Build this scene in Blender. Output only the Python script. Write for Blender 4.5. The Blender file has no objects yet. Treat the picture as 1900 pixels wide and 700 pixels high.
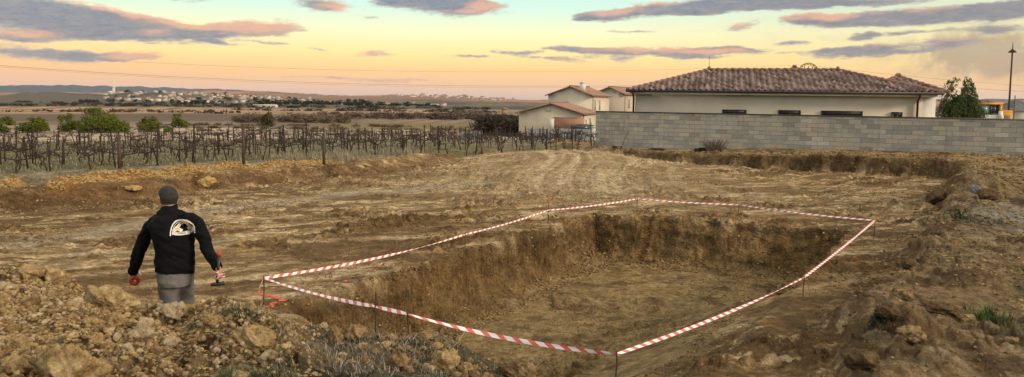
import bpy, bmesh, math, random
import numpy as np
from mathutils import Vector, Matrix
from mathutils.bvhtree import BVHTree

random.seed(7)
RNG = np.random.default_rng(7)
sc = bpy.context.scene
COL = sc.collection
R = math.radians

# ------------------------------------------------------------------ camera
EYE = 2.66
F = 1400.0
PITCH = math.atan((290 - 182.4) / F)
ROLL = math.atan(0.012)
cam_d = bpy.data.cameras.new('camera')
cam = bpy.data.objects.new('camera', cam_d)
COL.objects.link(cam)
CAMROT = (Matrix.Rotation(math.pi / 2 - PITCH, 3, 'X') @ Matrix.Rotation(ROLL, 3, 'Z'))
cam.matrix_world = Matrix.Translation((0, 0, EYE)) @ CAMROT.to_4x4()
cam_d.sensor_fit = 'HORIZONTAL'
cam_d.sensor_width = 36
cam_d.lens = 36 * F / 1900
cam_d.shift_y = -60 / 1900
cam_d.clip_start = 0.05
cam_d.clip_end = 60000
sc.camera = cam
sc.render.resolution_x, sc.render.resolution_y = 1024, 377
sc.view_settings.view_transform = 'Standard'
sc.view_settings.look = 'None'
sc.view_settings.exposure = 0.12
sc.view_settings.gamma = 1.0
sc.cycles.max_bounces = 5
sc.cycles.diffuse_bounces = 2
sc.cycles.transparent_max_bounces = 6
sc.cycles.volume_bounces = 0

def ray(px, py):
    return (CAMROT @ Vector(((px - 950) / F, -(py - 290) / F, -1.0)))
def P(px, py, d):
    """point seen in direction of a photo pixel, d metres ahead (along +Y)"""
    v = ray(px, py)
    return Vector((0, 0, EYE)) + v * (d / v.y)
def srgb(r, g, b, k=1.0):
    def f(c):
        c /= 255.0
        return (c / 12.92 if c < .04045 else ((c + .055) / 1.055) ** 2.4) * k
    return (f(r), f(g), f(b))

# ------------------------------------------------------------------ node helper
class NT:
    def __init__(s, tree):
        s.t = tree; s.n = tree.nodes; s.l = tree.links
    def node(s, typ, **kw):
        n = s.n.new(typ)
        for k, v in kw.items(): setattr(n, k, v)
        return n
    def put(s, sock, v):
        if isinstance(v, bpy.types.NodeSocket): s.l.new(v, sock)
        elif v is not None:
            try: sock.default_value = v
            except Exception: sock.default_value = tuple(v) + (1.0,)
    def m(s, op, a, b=None, c=None, clamp=False):
        n = s.node('ShaderNodeMath', operation=op, use_clamp=clamp)
        s.put(n.inputs[0], a)
        if b is not None: s.put(n.inputs[1], b)
        if c is not None: s.put(n.inputs[2], c)
        return n.outputs[0]
    def vm(s, op, a, b=None):
        n = s.node('ShaderNodeVectorMath', operation=op)
        s.put(n.inputs[0], a)
        if b is not None: s.put(n.inputs[1], b)
        return n.outputs['Value'] if op in ('LENGTH', 'DOT_PRODUCT') else n.outputs[0]
    def mapping(s, v, loc=(0, 0, 0), rot=(0, 0, 0), scale=(1, 1, 1), typ='POINT'):
        n = s.node('ShaderNodeMapping', vector_type=typ)
        s.put(n.inputs['Vector'], v); n.inputs['Location'].default_value = loc
        n.inputs['Rotation'].default_value = rot; n.inputs['Scale'].default_value = scale
        return n.outputs[0]
    def noise(s, v, scale, detail=4, rough=.55, dist=0, col=False):
        n = s.node('ShaderNodeTexNoise')
        s.put(n.inputs['Vector'], v); n.inputs['Scale'].default_value = scale
        n.inputs['Detail'].default_value = detail; n.inputs['Roughness'].default_value = rough
        n.inputs['Distortion'].default_value = dist
        return n.outputs['Color' if col else 0]
    def vor(s, v, scale, feature='F1', out=0):
        n = s.node('ShaderNodeTexVoronoi', feature=feature)
        s.put(n.inputs['Vector'], v); n.inputs['Scale'].default_value = scale
        return n.outputs[out]
    def mr(s, v, a, b, c=0.0, d=1.0, smooth=False):
        n = s.node('ShaderNodeMapRange', interpolation_type='SMOOTHSTEP' if smooth else 'LINEAR')
        for i, x in enumerate((v, a, b, c, d)): s.put(n.inputs[i], x)
        return n.outputs[0]
    def mix(s, f, a, b, blend='MIX'):
        n = s.node('ShaderNodeMix', data_type='RGBA', blend_type=blend)
        s.put(n.inputs[0], f); s.put(n.inputs[6], a if isinstance(a, bpy.types.NodeSocket) else tuple(a)[:3] + (1,))
        s.put(n.inputs[7], b if isinstance(b, bpy.types.NodeSocket) else tuple(b)[:3] + (1,))
        return n.outputs[2]
    def ramp(s, f, stops, interp='LINEAR'):
        n = s.node('ShaderNodeValToRGB'); cr = n.color_ramp; cr.interpolation = interp
        while len(cr.elements) < len(stops): cr.elements.new(.5)
        for e, (p, c) in zip(cr.elements, stops):
            e.position = p; e.color = tuple(c)[:3] + (1,)
        s.put(n.inputs[0], f)
        return n.outputs[0]

# ------------------------------------------------------------------ world: the evening sky with its clouds
SUN_AZ, SUN_EL = R(118), R(20)          # azimuth clockwise from +Y (to the right, a little behind)
w = bpy.data.worlds.new('World'); sc.world = w; w.use_nodes = True
wt = NT(w.node_tree); w.node_tree.nodes.clear()
def build_sky():
    T = wt
    co = T.node('ShaderNodeTexCoord').outputs['Generated']
    sep = T.node('ShaderNodeSeparateXYZ'); T.put(sep.inputs[0], co)
    X, Y, Z = sep.outputs
    az = T.m('DEGREES', T.m('ARCTAN2', X, Y))
    el = T.m('DEGREES', T.m('ARCSINE', T.m('MINIMUM', T.m('MAXIMUM', Z, -1.0), 1.0)))
    ae = T.node('ShaderNodeCombineXYZ'); T.put(ae.inputs[0], az); T.put(ae.inputs[1], el); ae = ae.outputs[0]
    K = 90.0
    def st(e, c, k=1.0): return ((e + 5) / K, srgb(*c, k))
    g = T.ramp(T.m('DIVIDE', T.m('ADD', el, 5.0), K), [
        st(-4.9, (150, 125, 105)), st(-.6, (190, 160, 150)), st(.15, (214, 180, 162)), st(.55, (226, 186, 160)), st(.95, (240, 190, 142)),
        st(1.9, (253, 198, 128)), st(3.2, (254, 224, 146)), st(4.8, (242, 238, 186)), st(6.6, (208, 236, 216)),
        st(9.5, (178, 220, 228)), st(22, (200, 206, 205), 1.15), st(50, (226, 212, 192), 1.4), st(84, (226, 212, 192), 1.45)])
    # pinker to the left, yellower and duller to the right
    low = T.mr(el, 0.0, 6.0, 1.0, 0.0)
    g = T.mix(T.m('MULTIPLY', low, T.mr(az, -10, -34, 0, .35)), g, srgb(238, 172, 130))
    g = T.mix(T.m('MULTIPLY', T.mr(az, 8, 30, 0, .38), T.mr(el, .8, 3.0, .2, 1.0)), g, srgb(224, 200, 142))
    # clouds: soft ellipses broken up by noise, given as (px, py, half width px, half height px, tilt deg, strength)
    C = [(60, 24, 240, 31, -3, 1.6), (230, 52, 180, 23, -4, 1.6), (330, 55, 150, 15, -2, .9), (110, 62, 130, 15, 0, .7), (430, 56, 120, 11, 3, .9),
         (500, 51, 60, 14, 2, 1.0), (60, 102, 130, 14, -2, 1.2), (180, 104, 90, 9, -2, .9), (250, 105, 60, 10, 3, 1.0), (15, 70, 90, 12, 0, .9),
         (395, 78, 60, 3.6, -2, .8), (500, 80, 45, 3.6, -3, .8), (590, 92, 20, 3, 0, .7), (598, 10, 65, 14, -4, 1.2), (680, 33, 24, 6, 0, .7),
         (690, 98, 45, 7, 2, .8), (820, 8, 110, 20, -3, 1.5), (895, 12, 42, 12, 4, 1.0), (730, 4, 60, 9, 0, .8), (880, 107, 52, 4, -1, .9), (945, 98, 34, 6, 0, .9), (985, 97, 28, 4, 2, .6),
         (1015, 110, 60, 4.5, -2, .9), (1080, 107, 60, 4, 0, .7), (1090, 92, 70, 6, -2, 1.0), (1215, 96, 190, 9, 0, 1.3), (1340, 94, 80, 6, 1, .9), (1155, 110, 26, 6, 0, .7), (1290, 107, 60, 4, 0, .8),
         (1170, 60, 60, 3.5, 0, .7), (1130, 28, 50, 10, 4, .9), (1240, 17, 150, 13, 5, 1.4), (1420, 7, 220, 12, 3, 1.5), (1640, 4, 220, 7, 2, .9), (1090, 34, 26, 6, 10, .7),
         (1560, 38, 100, 12, 1, 1.3), (1700, 31, 180, 15, 3, 1.5), (1860, 22, 140, 16, 4, 1.4), (1500, 33, 50, 10, -3, .9),
         (1378, 49, 34, 10, 2, .9), (1475, 82, 40, 6, 2, .8), (1550, 97, 80, 7, 3, 1.1), (1610, 91, 70, 8, 4, 1.0), (1607, 70, 26, 8, 3, 1.0), (1660, 62, 50, 5, 2, .7),
         (1730, 58, 60, 5, 0, .7), (1760, 79, 80, 8, 1, 1.1), (1730, 92, 75, 6, 3, .8), (1850, 56, 70, 10, 3, 1.1), (1640, 101, 60, 5, 3, .8), (1540, 107, 30, 4, 0, .6),
         (300, 118, 25, 3, 0, .3), (640, 146, 60, 4, 0, .55), (715, 149, 60, 6, 0, .75), (560, 143, 60, 3, 0, .5), (780, 150, 25, 2.5, 0, .5), (350, 0, 60, 4, 0, .6), (215, 112, 20, 3, 0, .5)]
    # clouds that lie outside the frame, so that the sky goes on to the sides
    for i in range(34):
        a = random.uniform(-176, 176)
        if abs(a) < 38: a = math.copysign(40 + abs(a), a)
        C.append(('deg', a, random.uniform(3, 16), random.uniform(4, 14), random.uniform(.5, 2.2), random.uniform(-5, 5), random.uniform(.8, 1.4)))
    LIT = [(170, 6, 130, 9, -8, .9), (290, 30, 130, 9, -7, 1.0), (400, 50, 150, 10, -2, 1.1), (500, 46, 70, 10, 0, 1.2), (250, 104, 60, 9, 3, 1.2), (40, 62, 80, 8, 0, .9), (290, 62, 40, 6, 0, .7),
           (630, 12, 42, 12, -3, 1.1), (900, 13, 40, 13, 4, 1.3), (850, 22, 30, 5, 0, .6), (1140, 22, 50, 8, 5, 1.0), (1210, 5, 60, 7, 5, 1.1), (1215, 92, 160, 7, 0, .9), (690, 98, 45, 7, 2, .9),
           (1500, 30, 55, 8, -2, .9), (1560, 30, 50, 8, 3, .9), (1375, 46, 32, 7, 0, .9), (1330, 97, 70, 4, 0, .7), (1040, 112, 50, 4, 0, .6), (1620, 86, 40, 4, 3, .5), (1770, 76, 60, 5, 3, .5), (1700, 18, 80, 7, 3, .5), (700, 148, 120, 8, 0, .9)]
    n1 = T.noise(T.mapping(ae, scale=(.30, 1.5, 1)), 1.0, 8, .68, .8)
    n2 = T.noise(T.mapping(ae, scale=(.8, 3.0, 1), loc=(7, 3, 0)), 1.0, 5, .6, .3)
    n4 = T.noise(T.mapping(ae, scale=(2.2, 7.0, 1), loc=(1, 5, 0)), 1.0, 6, .65, .5)
    wob = T.noise(T.mapping(ae, scale=(.35, .9, 1), loc=(3, 9, 0)), 1.0, 3, .6, 0, col=True)
    wob = T.vm('SUBTRACT', wob, (.5, .5, .5))
    aw = T.vm('ADD', ae, T.vm('MULTIPLY', wob, (3.2, .75, 0)))
    sp_ = T.node('ShaderNodeSeparateXYZ'); T.put(sp_.inputs[0], aw); AX, AY = sp_.outputs[0], sp_.outputs[1]
    def field(lst):
        # every step takes the sum so far as a vanishing third coordinate, so that the long chain is evaluated in order
        acc = None
        for c in lst:
            if c[0] == 'deg': _, a0, e0, hw, hh, tilt, k = c
            else:
                v = ray(c[0], c[1]).normalized()
                a0 = math.degrees(math.atan2(v.x, v.y)); e0 = math.degrees(math.asin(v.z))
                pd = math.degrees(1 / F) * math.cos(R(a0))
                hw, hh, tilt, k = c[2] * pd * math.cos(R(a0)) * 1.1, c[3] * pd * 1.15, c[4] - .7, c[5]
            cb = T.node('ShaderNodeCombineXYZ'); T.put(cb.inputs[0], AX); T.put(cb.inputs[1], AY)
            if acc is not None: T.put(cb.inputs[2], T.m('MULTIPLY', acc, 1e-4))
            L = T.vm('LENGTH', T.mapping(cb.outputs[0], (a0, e0, 0), (0, 0, R(tilt)), (hw, hh, 1), 'TEXTURE'))
            d = T.m('MULTIPLY', T.m('SUBTRACT', 1.25, L, clamp=True), k)
            acc = d if acc is None else T.m('ADD', acc, d)
        return acc
    dens = field(C)
    dn = T.m('ADD', T.m('MINIMUM', dens, 1.3), T.m('MULTIPLY', T.m('SUBTRACT', T.m('ADD', T.m('ADD', T.m('MULTIPLY', n1, .55), T.m('MULTIPLY', n2, .35)), T.m('MULTIPLY', n4, .22)), .56), 2.4))
    dn = T.m('MULTIPLY', dn, T.mr(dens, .02, .3, 0, 1, True))
    mask = T.mr(dn, .22, 1.0, 0, 1, True)
    lit = T.m('ADD', field(LIT), T.m('MULTIPLY', T.m('SUBTRACT', T.m('ADD', T.m('MULTIPLY', n2, .6), T.m('MULTIPLY', n4, .4)), .5), 2.6))
    lit = T.m('MULTIPLY', T.mr(lit, -.05, 1.15, 0, .9, True), T.mr(dn, .3, 1.5, 1.0, .75))
    thick = T.mr(T.m('ADD', dn, T.m('MULTIPLY', T.m('SUBTRACT', n4, .5), .7)), .3, 1.5, 0, 1)
    base = T.mix(thick, srgb(176, 164, 160), srgb(94, 104, 128))
    base = T.mix(T.mr(az, 5, 28, 0, .45), base, srgb(122, 116, 122))
    cc = T.mix(lit, base, srgb(240, 172, 132))
    cc = T.mix(T.m('MULTIPLY', T.m('SUBTRACT', n2, .4, clamp=True), .5), cc, srgb(205, 190, 180))
    # thin brownish smoke drifting low on the right
    sm = field([(1800, 95, 130, 45, 8, 1.0), (1700, 110, 120, 40, 0, .5), (1880, 120, 90, 40, 0, .8)])
    smn = T.noise(T.mapping(ae, scale=(.25, .22, 1), rot=(0, 0, .5)), 1.0, 5, .6, 1.0)
    g = T.mix(T.m('MULTIPLY', T.mr(T.m('MULTIPLY', sm, T.mr(smn, .3, .65,   .2, 1.3)), 0, 1.1, 0, 1, True), .85), g, srgb(168, 142, 118))
    haze = T.mr(az, 6, 26, 0, 1)
    g = T.mix(T.m('MULTIPLY', T.m('MULTIPLY', haze, T.mr(n1, .35, .7, 0, .35)), T.mr(el, 1, 4, 0, 1)), g, srgb(190, 190, 165))
    g = T.mix(T.m('MULTIPLY', mask, .93), g, cc)
    up = T.mr(el, -1.5, -.6, 0, 1)
    g = T.mix(up, srgb(120, 105, 85), g)
    sky = T.node('ShaderNodeTexSky', sky_type='NISHITA')
    sky.sun_disc = False; sky.sun_elevation = SUN_EL; sky.sun_rotation = SUN_AZ
    ten = T.node('ShaderNodeVectorMath', operation='SCALE'); T.put(ten.inputs[0], g); ten.inputs['Scale'].default_value = 9.3
    col = T.mix(.06, ten.outputs[0], sky.outputs[0])
    bg = T.node('ShaderNodeBackground'); T.put(bg.inputs[0], col); bg.inputs[1].default_value = SKY_STRENGTH
    out = T.node('ShaderNodeOutputWorld'); T.l.new(bg.outputs[0], out.inputs[0])
SKY_STRENGTH = 0.124
build_sky()
w.cycles.sampling_method = 'MANUAL'; w.cycles.sample_map_resolution = 512

sun_d = bpy.data.lights.new('sun', 'SUN'); sun = bpy.data.objects.new('sun', sun_d); COL.objects.link(sun)
sun_d.energy = 2.4; sun_d.angle = R(12); sun_d.color = (1.0, .80, .60)
sd = Vector((math.sin(SUN_AZ) * math.cos(SUN_EL), math.cos(SUN_AZ) * math.cos(SUN_EL), math.sin(SUN_EL)))
sun.rotation_euler = sd.to_track_quat('Z', 'Y').to_euler()
sun.location = (0, 0, 60)

# ------------------------------------------------------------------ mesh helpers
def tag(o, label=None, cat=None, group=None, kind=None):
    if label: o['label'] = label
    if cat: o['category'] = cat
    if group: o['group'] = group
    if kind: o['kind'] = kind
    return o
def empty(name, loc, label=None, cat=None, group=None, rz=0):
    o = bpy.data.objects.new(name, None); COL.objects.link(o)
    o.location = loc; o.rotation_euler = (0, 0, rz); o.empty_display_size = .2
    return tag(o, label, cat, group)
def link(name, me, parent=None, loc=(0, 0, 0), rot=(0, 0, 0), scale=(1, 1, 1)):
    o = bpy.data.objects.new(name, me); COL.objects.link(o)
    o.location = loc; o.rotation_euler = rot; o.scale = scale; o.parent = parent
    return o
def mesh_np(name, V, Fq, mats, smooth=False, uv=None, col=None, midx=None):
    """V (n,3); Fq (m,k) equal-size faces or list of such arrays"""
    V = np.asarray(V, np.float32)
    Fs = Fq if isinstance(Fq, list) and hasattr(Fq[0][0], '__len__') else [np.asarray(Fq)]
    Fs = [np.asarray(f, np.int32) for f in Fs if len(f)]
    me = bpy.data.meshes.new(name)
    loops = np.concatenate([f.ravel() for f in Fs]); tot = np.concatenate([np.full(len(f), f.shape[1], np.int32) for f in Fs])
    start = np.concatenate([[0], np.cumsum(tot)[:-1]]).astype(np.int32)
    me.vertices.add(len(V)); me.vertices.foreach_set('co', V.ravel())
    me.loops.add(len(loops)); me.loops.foreach_set('vertex_index', loops.astype(np.int32))
    me.polygons.add(len(tot)); me.polygons.foreach_set('loop_start', start)
    if smooth: me.polygons.foreach_set('use_smooth', np.ones(len(tot), bool))
    for m_ in (mats if isinstance(mats, (list, tuple)) else [mats]): me.materials.append(m_)
    if midx is not None: me.polygons.foreach_set('material_index', np.asarray(midx, np.int32))
    if uv is not None:
        l = me.uv_layers.new(name='UVMap'); l.data.foreach_set('uv', np.asarray(uv, np.float32)[loops].ravel())
    if col is not None:
        a = me.color_attributes.new('tint', 'FLOAT_COLOR', 'POINT')
        c4 = np.ones((len(V), 4), np.float32); c4[:, :3] = col; a.data.foreach_set('color', c4.ravel())
    me.update(calc_edges=True); me.validate()
    return me
class MB:
    """collects boxes, tubes and lofts for one mesh"""
    def __init__(s): s.V = []; s.F = {}; s.n = 0; s.mi = []
    def add(s, V, Fs, mi=0):
        V = np.asarray(V, float); s.V.append(V)
        for f in Fs:
            s.F.setdefault(len(f), []).append((tuple(i + s.n for i in f), mi))
        s.n += len(V)
    def box(s, c, size, rz=0, mi=0, M=None):
        hx, hy, hz = [k / 2 for k in size]
        V = np.array([(x, y, z) for x in (-hx, hx) for y in (-hy, hy) for z in (-hz, hz)])
        if M is not None: V = V @ np.array(M).T
        elif rz:
            c_, s_ = math.cos(rz), math.sin(rz); V = V @ np.array([[c_, s_, 0], [-s_, c_, 0], [0, 0, 1]])
        s.add(V + np.array(c), [(0, 1, 3, 2), (4, 6, 7, 5), (0, 4, 5, 1), (2, 3, 7, 6), (0, 2, 6, 4), (1, 5, 7, 3)], mi)
    def prism(s, poly, a, b, mi=0):
        """poly: list of 3-D points, extruded by vector b-a offset"""
        n = len(poly); off = np.array(b) - np.array(a)
        V = [np.array(p) + 0 for p in poly] + [np.array(p) + off for p in poly]
        Fs = [tuple(range(n)), tuple(range(2 * n - 1, n - 1, -1))] + [(i, i + n, (i + 1) % n + n, (i + 1) % n) for i in range(n)]
        s.add(V, Fs, mi)
    def tube(s, pts, rad, seg=6, mi=0, cap=True):
        pts = [Vector(p) for p in pts]; n = len(pts)
        if not hasattr(rad, '__len__'): rad = [rad] * n
        V = []; prev = None
        for i, p in enumerate(pts):
            t = (pts[min(i + 1, n - 1)] - pts[max(i - 1, 0)]).normalized()
            if prev is None:
                u = t.cross(Vector((0, 0, 1)) if abs(t.z) < .9 else Vector((0, 1, 0))).normalized()
            else: u = (prev - t * prev.dot(t)).normalized()
            prev = u; v = t.cross(u)
            for k in range(seg):
                a = 2 * math.pi * k / seg
                V.append(p + (u * math.cos(a) + v * math.sin(a)) * rad[i])
        Fs = [(i * seg + k, i * seg + (k + 1) % seg, (i + 1) * seg + (k + 1) % seg, (i + 1) * seg + k) for i in range(n - 1) for k in range(seg)]
        if cap: Fs += [tuple(range(seg - 1, -1, -1)), tuple(range((n - 1) * seg, n * seg))]
        s.add([tuple(v) for v in V], Fs, mi)
    def loft(s, rings, seg=20, mi=0, power=2.0):
        """rings: (centre, vec_u, vec_v) ellipses"""
        V = []
        for c, u, v in rings:
            c, u, v = Vector(c), Vector(u), Vector(v)
            for k in range(seg):
                a = 2 * math.pi * k / seg; ca, sa = math.cos(a), math.sin(a)
                e = 2 / power
                V.append(tuple(c + u * (math.copysign(abs(ca) ** e, ca)) + v * (math.copysign(abs(sa) ** e, sa))))
        n = len(rings)
        Fs = [(i * seg + k, i * seg + (k + 1) % seg, (i + 1) * seg + (k + 1) % seg, (i + 1) * seg + k) for i in range(n - 1) for k in range(seg)]
        Fs += [tuple(range(seg - 1, -1, -1)), tuple(range((n - 1) * seg, n * seg))]
        s.add(V, Fs, mi)
    def mesh(s, name, mats, smooth=False):
        Fs, mi = [], []
        for k, lst in s.F.items():
            Fs.append(np.array([f for f, _ in lst])); mi += [m_ for _, m_ in lst]
        return mesh_np(name, np.concatenate(s.V), Fs, mats, smooth, midx=mi)
    def build(s, name, mats, parent=None, smooth=False, loc=(0, 0, 0), rot=(0, 0, 0)):
        return link(name, s.mesh(name, mats, smooth), parent, loc, rot)
def copy_tree(o, parent=None):
    c = o.copy(); COL.objects.link(c)
    if parent is not None: c.parent = parent
    for ch in list(o.children): copy_tree(ch, c)
    return c

# ------------------------------------------------------------------ materials
def mat(name, c1, c2=None, scale=8, rough=.8, bump=0, bscale=None, metal=0, spec=None, detail=5, coords='Object', lo=.35, hi=.65):
    m_ = bpy.data.materials.new(name); m_.use_nodes = True
    T = NT(m_.node_tree); b = m_.node_tree.nodes['Principled BSDF']
    b.inputs['Roughness'].default_value = rough; b.inputs['Metallic'].default_value = metal
    if spec is not None: b.inputs['Specular IOR Level'].default_value = spec
    co = T.node('ShaderNodeTexCoord').outputs[coords]
    if c2 is None: c2 = tuple(k * .75 for k in c1)
    n = T.noise(co, scale, detail, .6)
    T.put(b.inputs['Base Color'], T.mix(T.mr(n, lo, hi), c1, c2))
    if bump:
        bn = T.node('ShaderNodeBump'); bn.inputs['Strength'].default_value = 1; bn.inputs['Distance'].default_value = bump
        T.put(bn.inputs['Height'], T.noise(co, bscale or scale * 3, 5, .65)); T.l.new(bn.outputs[0], b.inputs['Normal'])
    return m_
def mat_tint(name, rough=.9, var=.25, scale=10, bump=0, bscale=30, trans=0, spec=.2):
    """reads the mesh's own colour attribute, broken up by noise"""
    m_ = bpy.data.materials.new(name); m_.use_nodes = True
    T = NT(m_.node_tree); b = m_.node_tree.nodes['Principled BSDF']
    b.inputs['Roughness'].default_value = rough; b.inputs['Specular IOR Level'].default_value = spec
    a = T.node('ShaderNodeVertexColor', layer_name='tint').outputs[0]
    co = T.node('ShaderNodeTexCoord').outputs['Object']
    n = T.mr(T.noise(co, scale, 6, .65), .3, .7, 1 - var, 1 + var)
    s = T.node('ShaderNodeVectorMath', operation='SCALE'); T.put(s.inputs[0], a); T.put(s.inputs['Scale'], n)
    T.put(b.inputs['Base Color'], s.outputs[0])
    if bump:
        bn = T.node('ShaderNodeBump'); bn.inputs['Distance'].default_value = bump
        T.put(bn.inputs['Height'], T.noise(co, bscale, 6, .7)); T.l.new(bn.outputs[0], b.inputs['Normal'])
    return m_
M = {}
M['leaf'] = mat_tint('leaves', .7, .2, 3)
M['grass'] = mat_tint('grass_blades', .85, .15, 5)
M['bark'] = mat('bark', (.10, .075, .055), (.05, .038, .03), 20, .95, .01)
M['vine'] = mat('vine_bark', (.05, .033, .028), (.022, .015, .013), 30, .95, .008)
M['twig'] = mat('bare_twigs', (.17, .13, .105), (.10, .075, .06), 2, .95)
M['rust'] = mat('rusty_steel', (.04, .02, .017), (.018, .011, .010), 25, .8)
M['iron'] = mat('dark_iron', (.035, .025, .02), (.08, .045, .03), 40, .7)
M['render'] = mat('house_render', (.60, .54, .45), (.54, .48, .39), .8, .9, .003, 60)
M['render2'] = mat('pale_render', (.64, .56, .45), (.58, .50, .39), .8, .9)
M['render3'] = mat('peach_render', (.42, .24, .155), (.37, .20, .13), .8, .9)
M['whitep'] = mat('white_paint', (.72, .70, .66), (.62, .60, .56), 2, .6)
M['dark'] = mat('black_metal', (.016, .014, .015), (.026, .022, .022), 6, .45)
M['glass'] = mat('dark_glass', (.03, .045, .05), (.05, .07, .075), 1.5, .12)
M['paleglass'] = mat('pale_cab_glass', (.22, .33, .33), (.12, .2, .2), 2.5, .15)
M['yellow'] = mat('yellow_paint', (.68, .36, .025), (.55, .26, .02), 3, .5)
M['plaster'] = mat('town_wall', (.50, .43, .36), (.42, .35, .30), .05, .9)
M['tileroof_far'] = mat('far_roof', (.27, .16, .12), (.2, .12, .09), .1, .9)

# ------------------------------------------------------------------ numpy noise
def _h(ix, iy, seed):
    h = (ix.astype(np.int64) * 374761393 + iy.astype(np.int64) * 668265263 + seed * 1442695041) & 0xFFFFFFFF
    h = ((h ^ (h >> 13)) * 1274126177) & 0xFFFFFFFF
    return ((h ^ (h >> 16)) & 0xFFFFFF) / float(0xFFFFFF)
def vn(x, y, seed=0):
    ix, iy = np.floor(x), np.floor(y); fx, fy = x - ix, y - iy
    u = fx * fx * fx * (fx * (fx * 6 - 15) + 10); v = fy * fy * fy * (fy * (fy * 6 - 15) + 10)
    ix = ix.astype(np.int64); iy = iy.astype(np.int64)
    a = _h(ix, iy, seed); b = _h(ix + 1, iy, seed); c = _h(ix, iy + 1, seed); d = _h(ix + 1, iy + 1, seed)
    return (a + (b - a) * u) * (1 - v) + (c + (d - c) * u) * v
def fbm(x, y, o=4, seed=0, gain=.5):
    s = 0; a = 1; t = 0
    for k in range(o):
        s = s + a * vn(x * 2 ** k * 1.0 + 17.3 * k, y * 2 ** k + 9.1 * k, seed + k); t += a; a *= gain
    return s / t
def cell(x, y, seed=0):
    """worley F1 distance and cell id"""
    ix, iy = np.floor(x), np.floor(y); best = np.full(x.shape, 9.0); bid = np.zeros(x.shape)
    for dx in (-1, 0, 1):
        for dy in (-1, 0, 1):
            jx, jy = (ix + dx).astype(np.int64), (iy + dy).astype(np.int64)
            px_ = jx + _h(jx, jy, seed); py_ = jy + _h(jx, jy, seed + 51)
            d = (px_ - x) ** 2 + (py_ - y) ** 2; m_ = d < best
            best = np.where(m_, d, best); bid = np.where(m_, _h(jx, jy, seed + 99), bid)
    return np.sqrt(best), bid
def ss(v, a, b):
    t = np.clip((v - a) / (b - a), 0, 1); return t * t * (3 - 2 * t)
def poly_sd(x, y, pts, vals=None):
    """signed distance to an open polyline (+ on the left of its direction), and interpolated value"""
    best = np.full(x.shape, 1e18); sg = np.ones(x.shape); vv = np.zeros(x.shape)
    for i in range(len(pts) - 1):
        ax, ay = pts[i]; bx, by = pts[i + 1]; dx, dy = bx - ax, by - ay; L2 = dx * dx + dy * dy
        t = np.clip(((x - ax) * dx + (y - ay) * dy) / L2, 0, 1)
        d = (x - ax - t * dx) ** 2 + (y - ay - t * dy) ** 2
        cr = dx * (y - ay) - dy * (x - ax)
        m_ = d < best - 1e-9
        best = np.where(m_, d, best); sg = np.where(m_, np.sign(cr), sg)
        if vals is not None: vv = np.where(m_, vals[i] + (vals[i + 1] - vals[i]) * t, vv)
    return np.sqrt(best) * sg, vv

# ------------------------------------------------------------------ the lie of the land
L_TOE = [(-60, -4), (-22, 12), (-11.8, 16.4), (-9.6, 18.7), (-8.3, 21.2), (-4.6, 24.7), (-2.4, 30.5), (-1.5, 36), (-1.2, 44), (0, 70)]
R_TOE = [(4, -30), (2.7, 3), (3.15, 7.3), (4.3, 9.1), (5.15, 10.2), (6.1, 11.7), (9.3, 16.3), (11.2, 19.6), (13.6, 23.4), (15.4, 26.3), (12.1, 28.6), (6.7, 31.4), (3.75, 35), (2.4, 42), (3, 70)]
R_H = [.3, .3, .32, .34, .34, .34, .36, .42, .5, .58, .5, .36, .18, .1, .1]
V0, V1 = np.array([-14.0, 20.8]), np.array([4.0, 37.7])          # front line of the vineyard
VD = (V1 - V0) / np.linalg.norm(V1 - V0); VN = np.array([-VD[1], VD[0]])
PIT = [(-2.95, 9.25), (1.95, 17.35), (6.95, 15.45), (3.95, 10.4), (2.3, 7.7), (1.1, 6.4), (.1, 6.5), (-.9, 7.25), (-1.8, 8.15)]
PIT_D = 1.0
pxA = lambda p: (p - 950) / F
MA = [pxA(p) for p in (-400, 0, 100, 200, 330, 420, 500, 640, 760, 860, 1000, 1090, 1300, 3000)]
MD = [6.4, 6.2, 6.0, 5.7, 5.5, 5.4, 5.35, 6.4, 6.6, 6.8, 6.7, 6.5, 6.0, 5.5]
MZ = [1.18, 1.14, 1.11, 1.00, .96, 1.08, 1.0, .60, .47, .34, .20, .03, 0, 0]
MZN = [1.1, 1.1, 1.1, 1.08, 1.05, 1.05, 1.05, 1.05, 1.0, .95, .85, .7, .4, .3]
ZR = np.log([45, 60, 100, 150, 400, 1200, 2200, 3500, 6000, 14000, 30000])
ZZ = [-.95, -1.25, -2.1, -2.9, -6.2, -11, -20, -24, -34, -60, -160]
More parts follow.
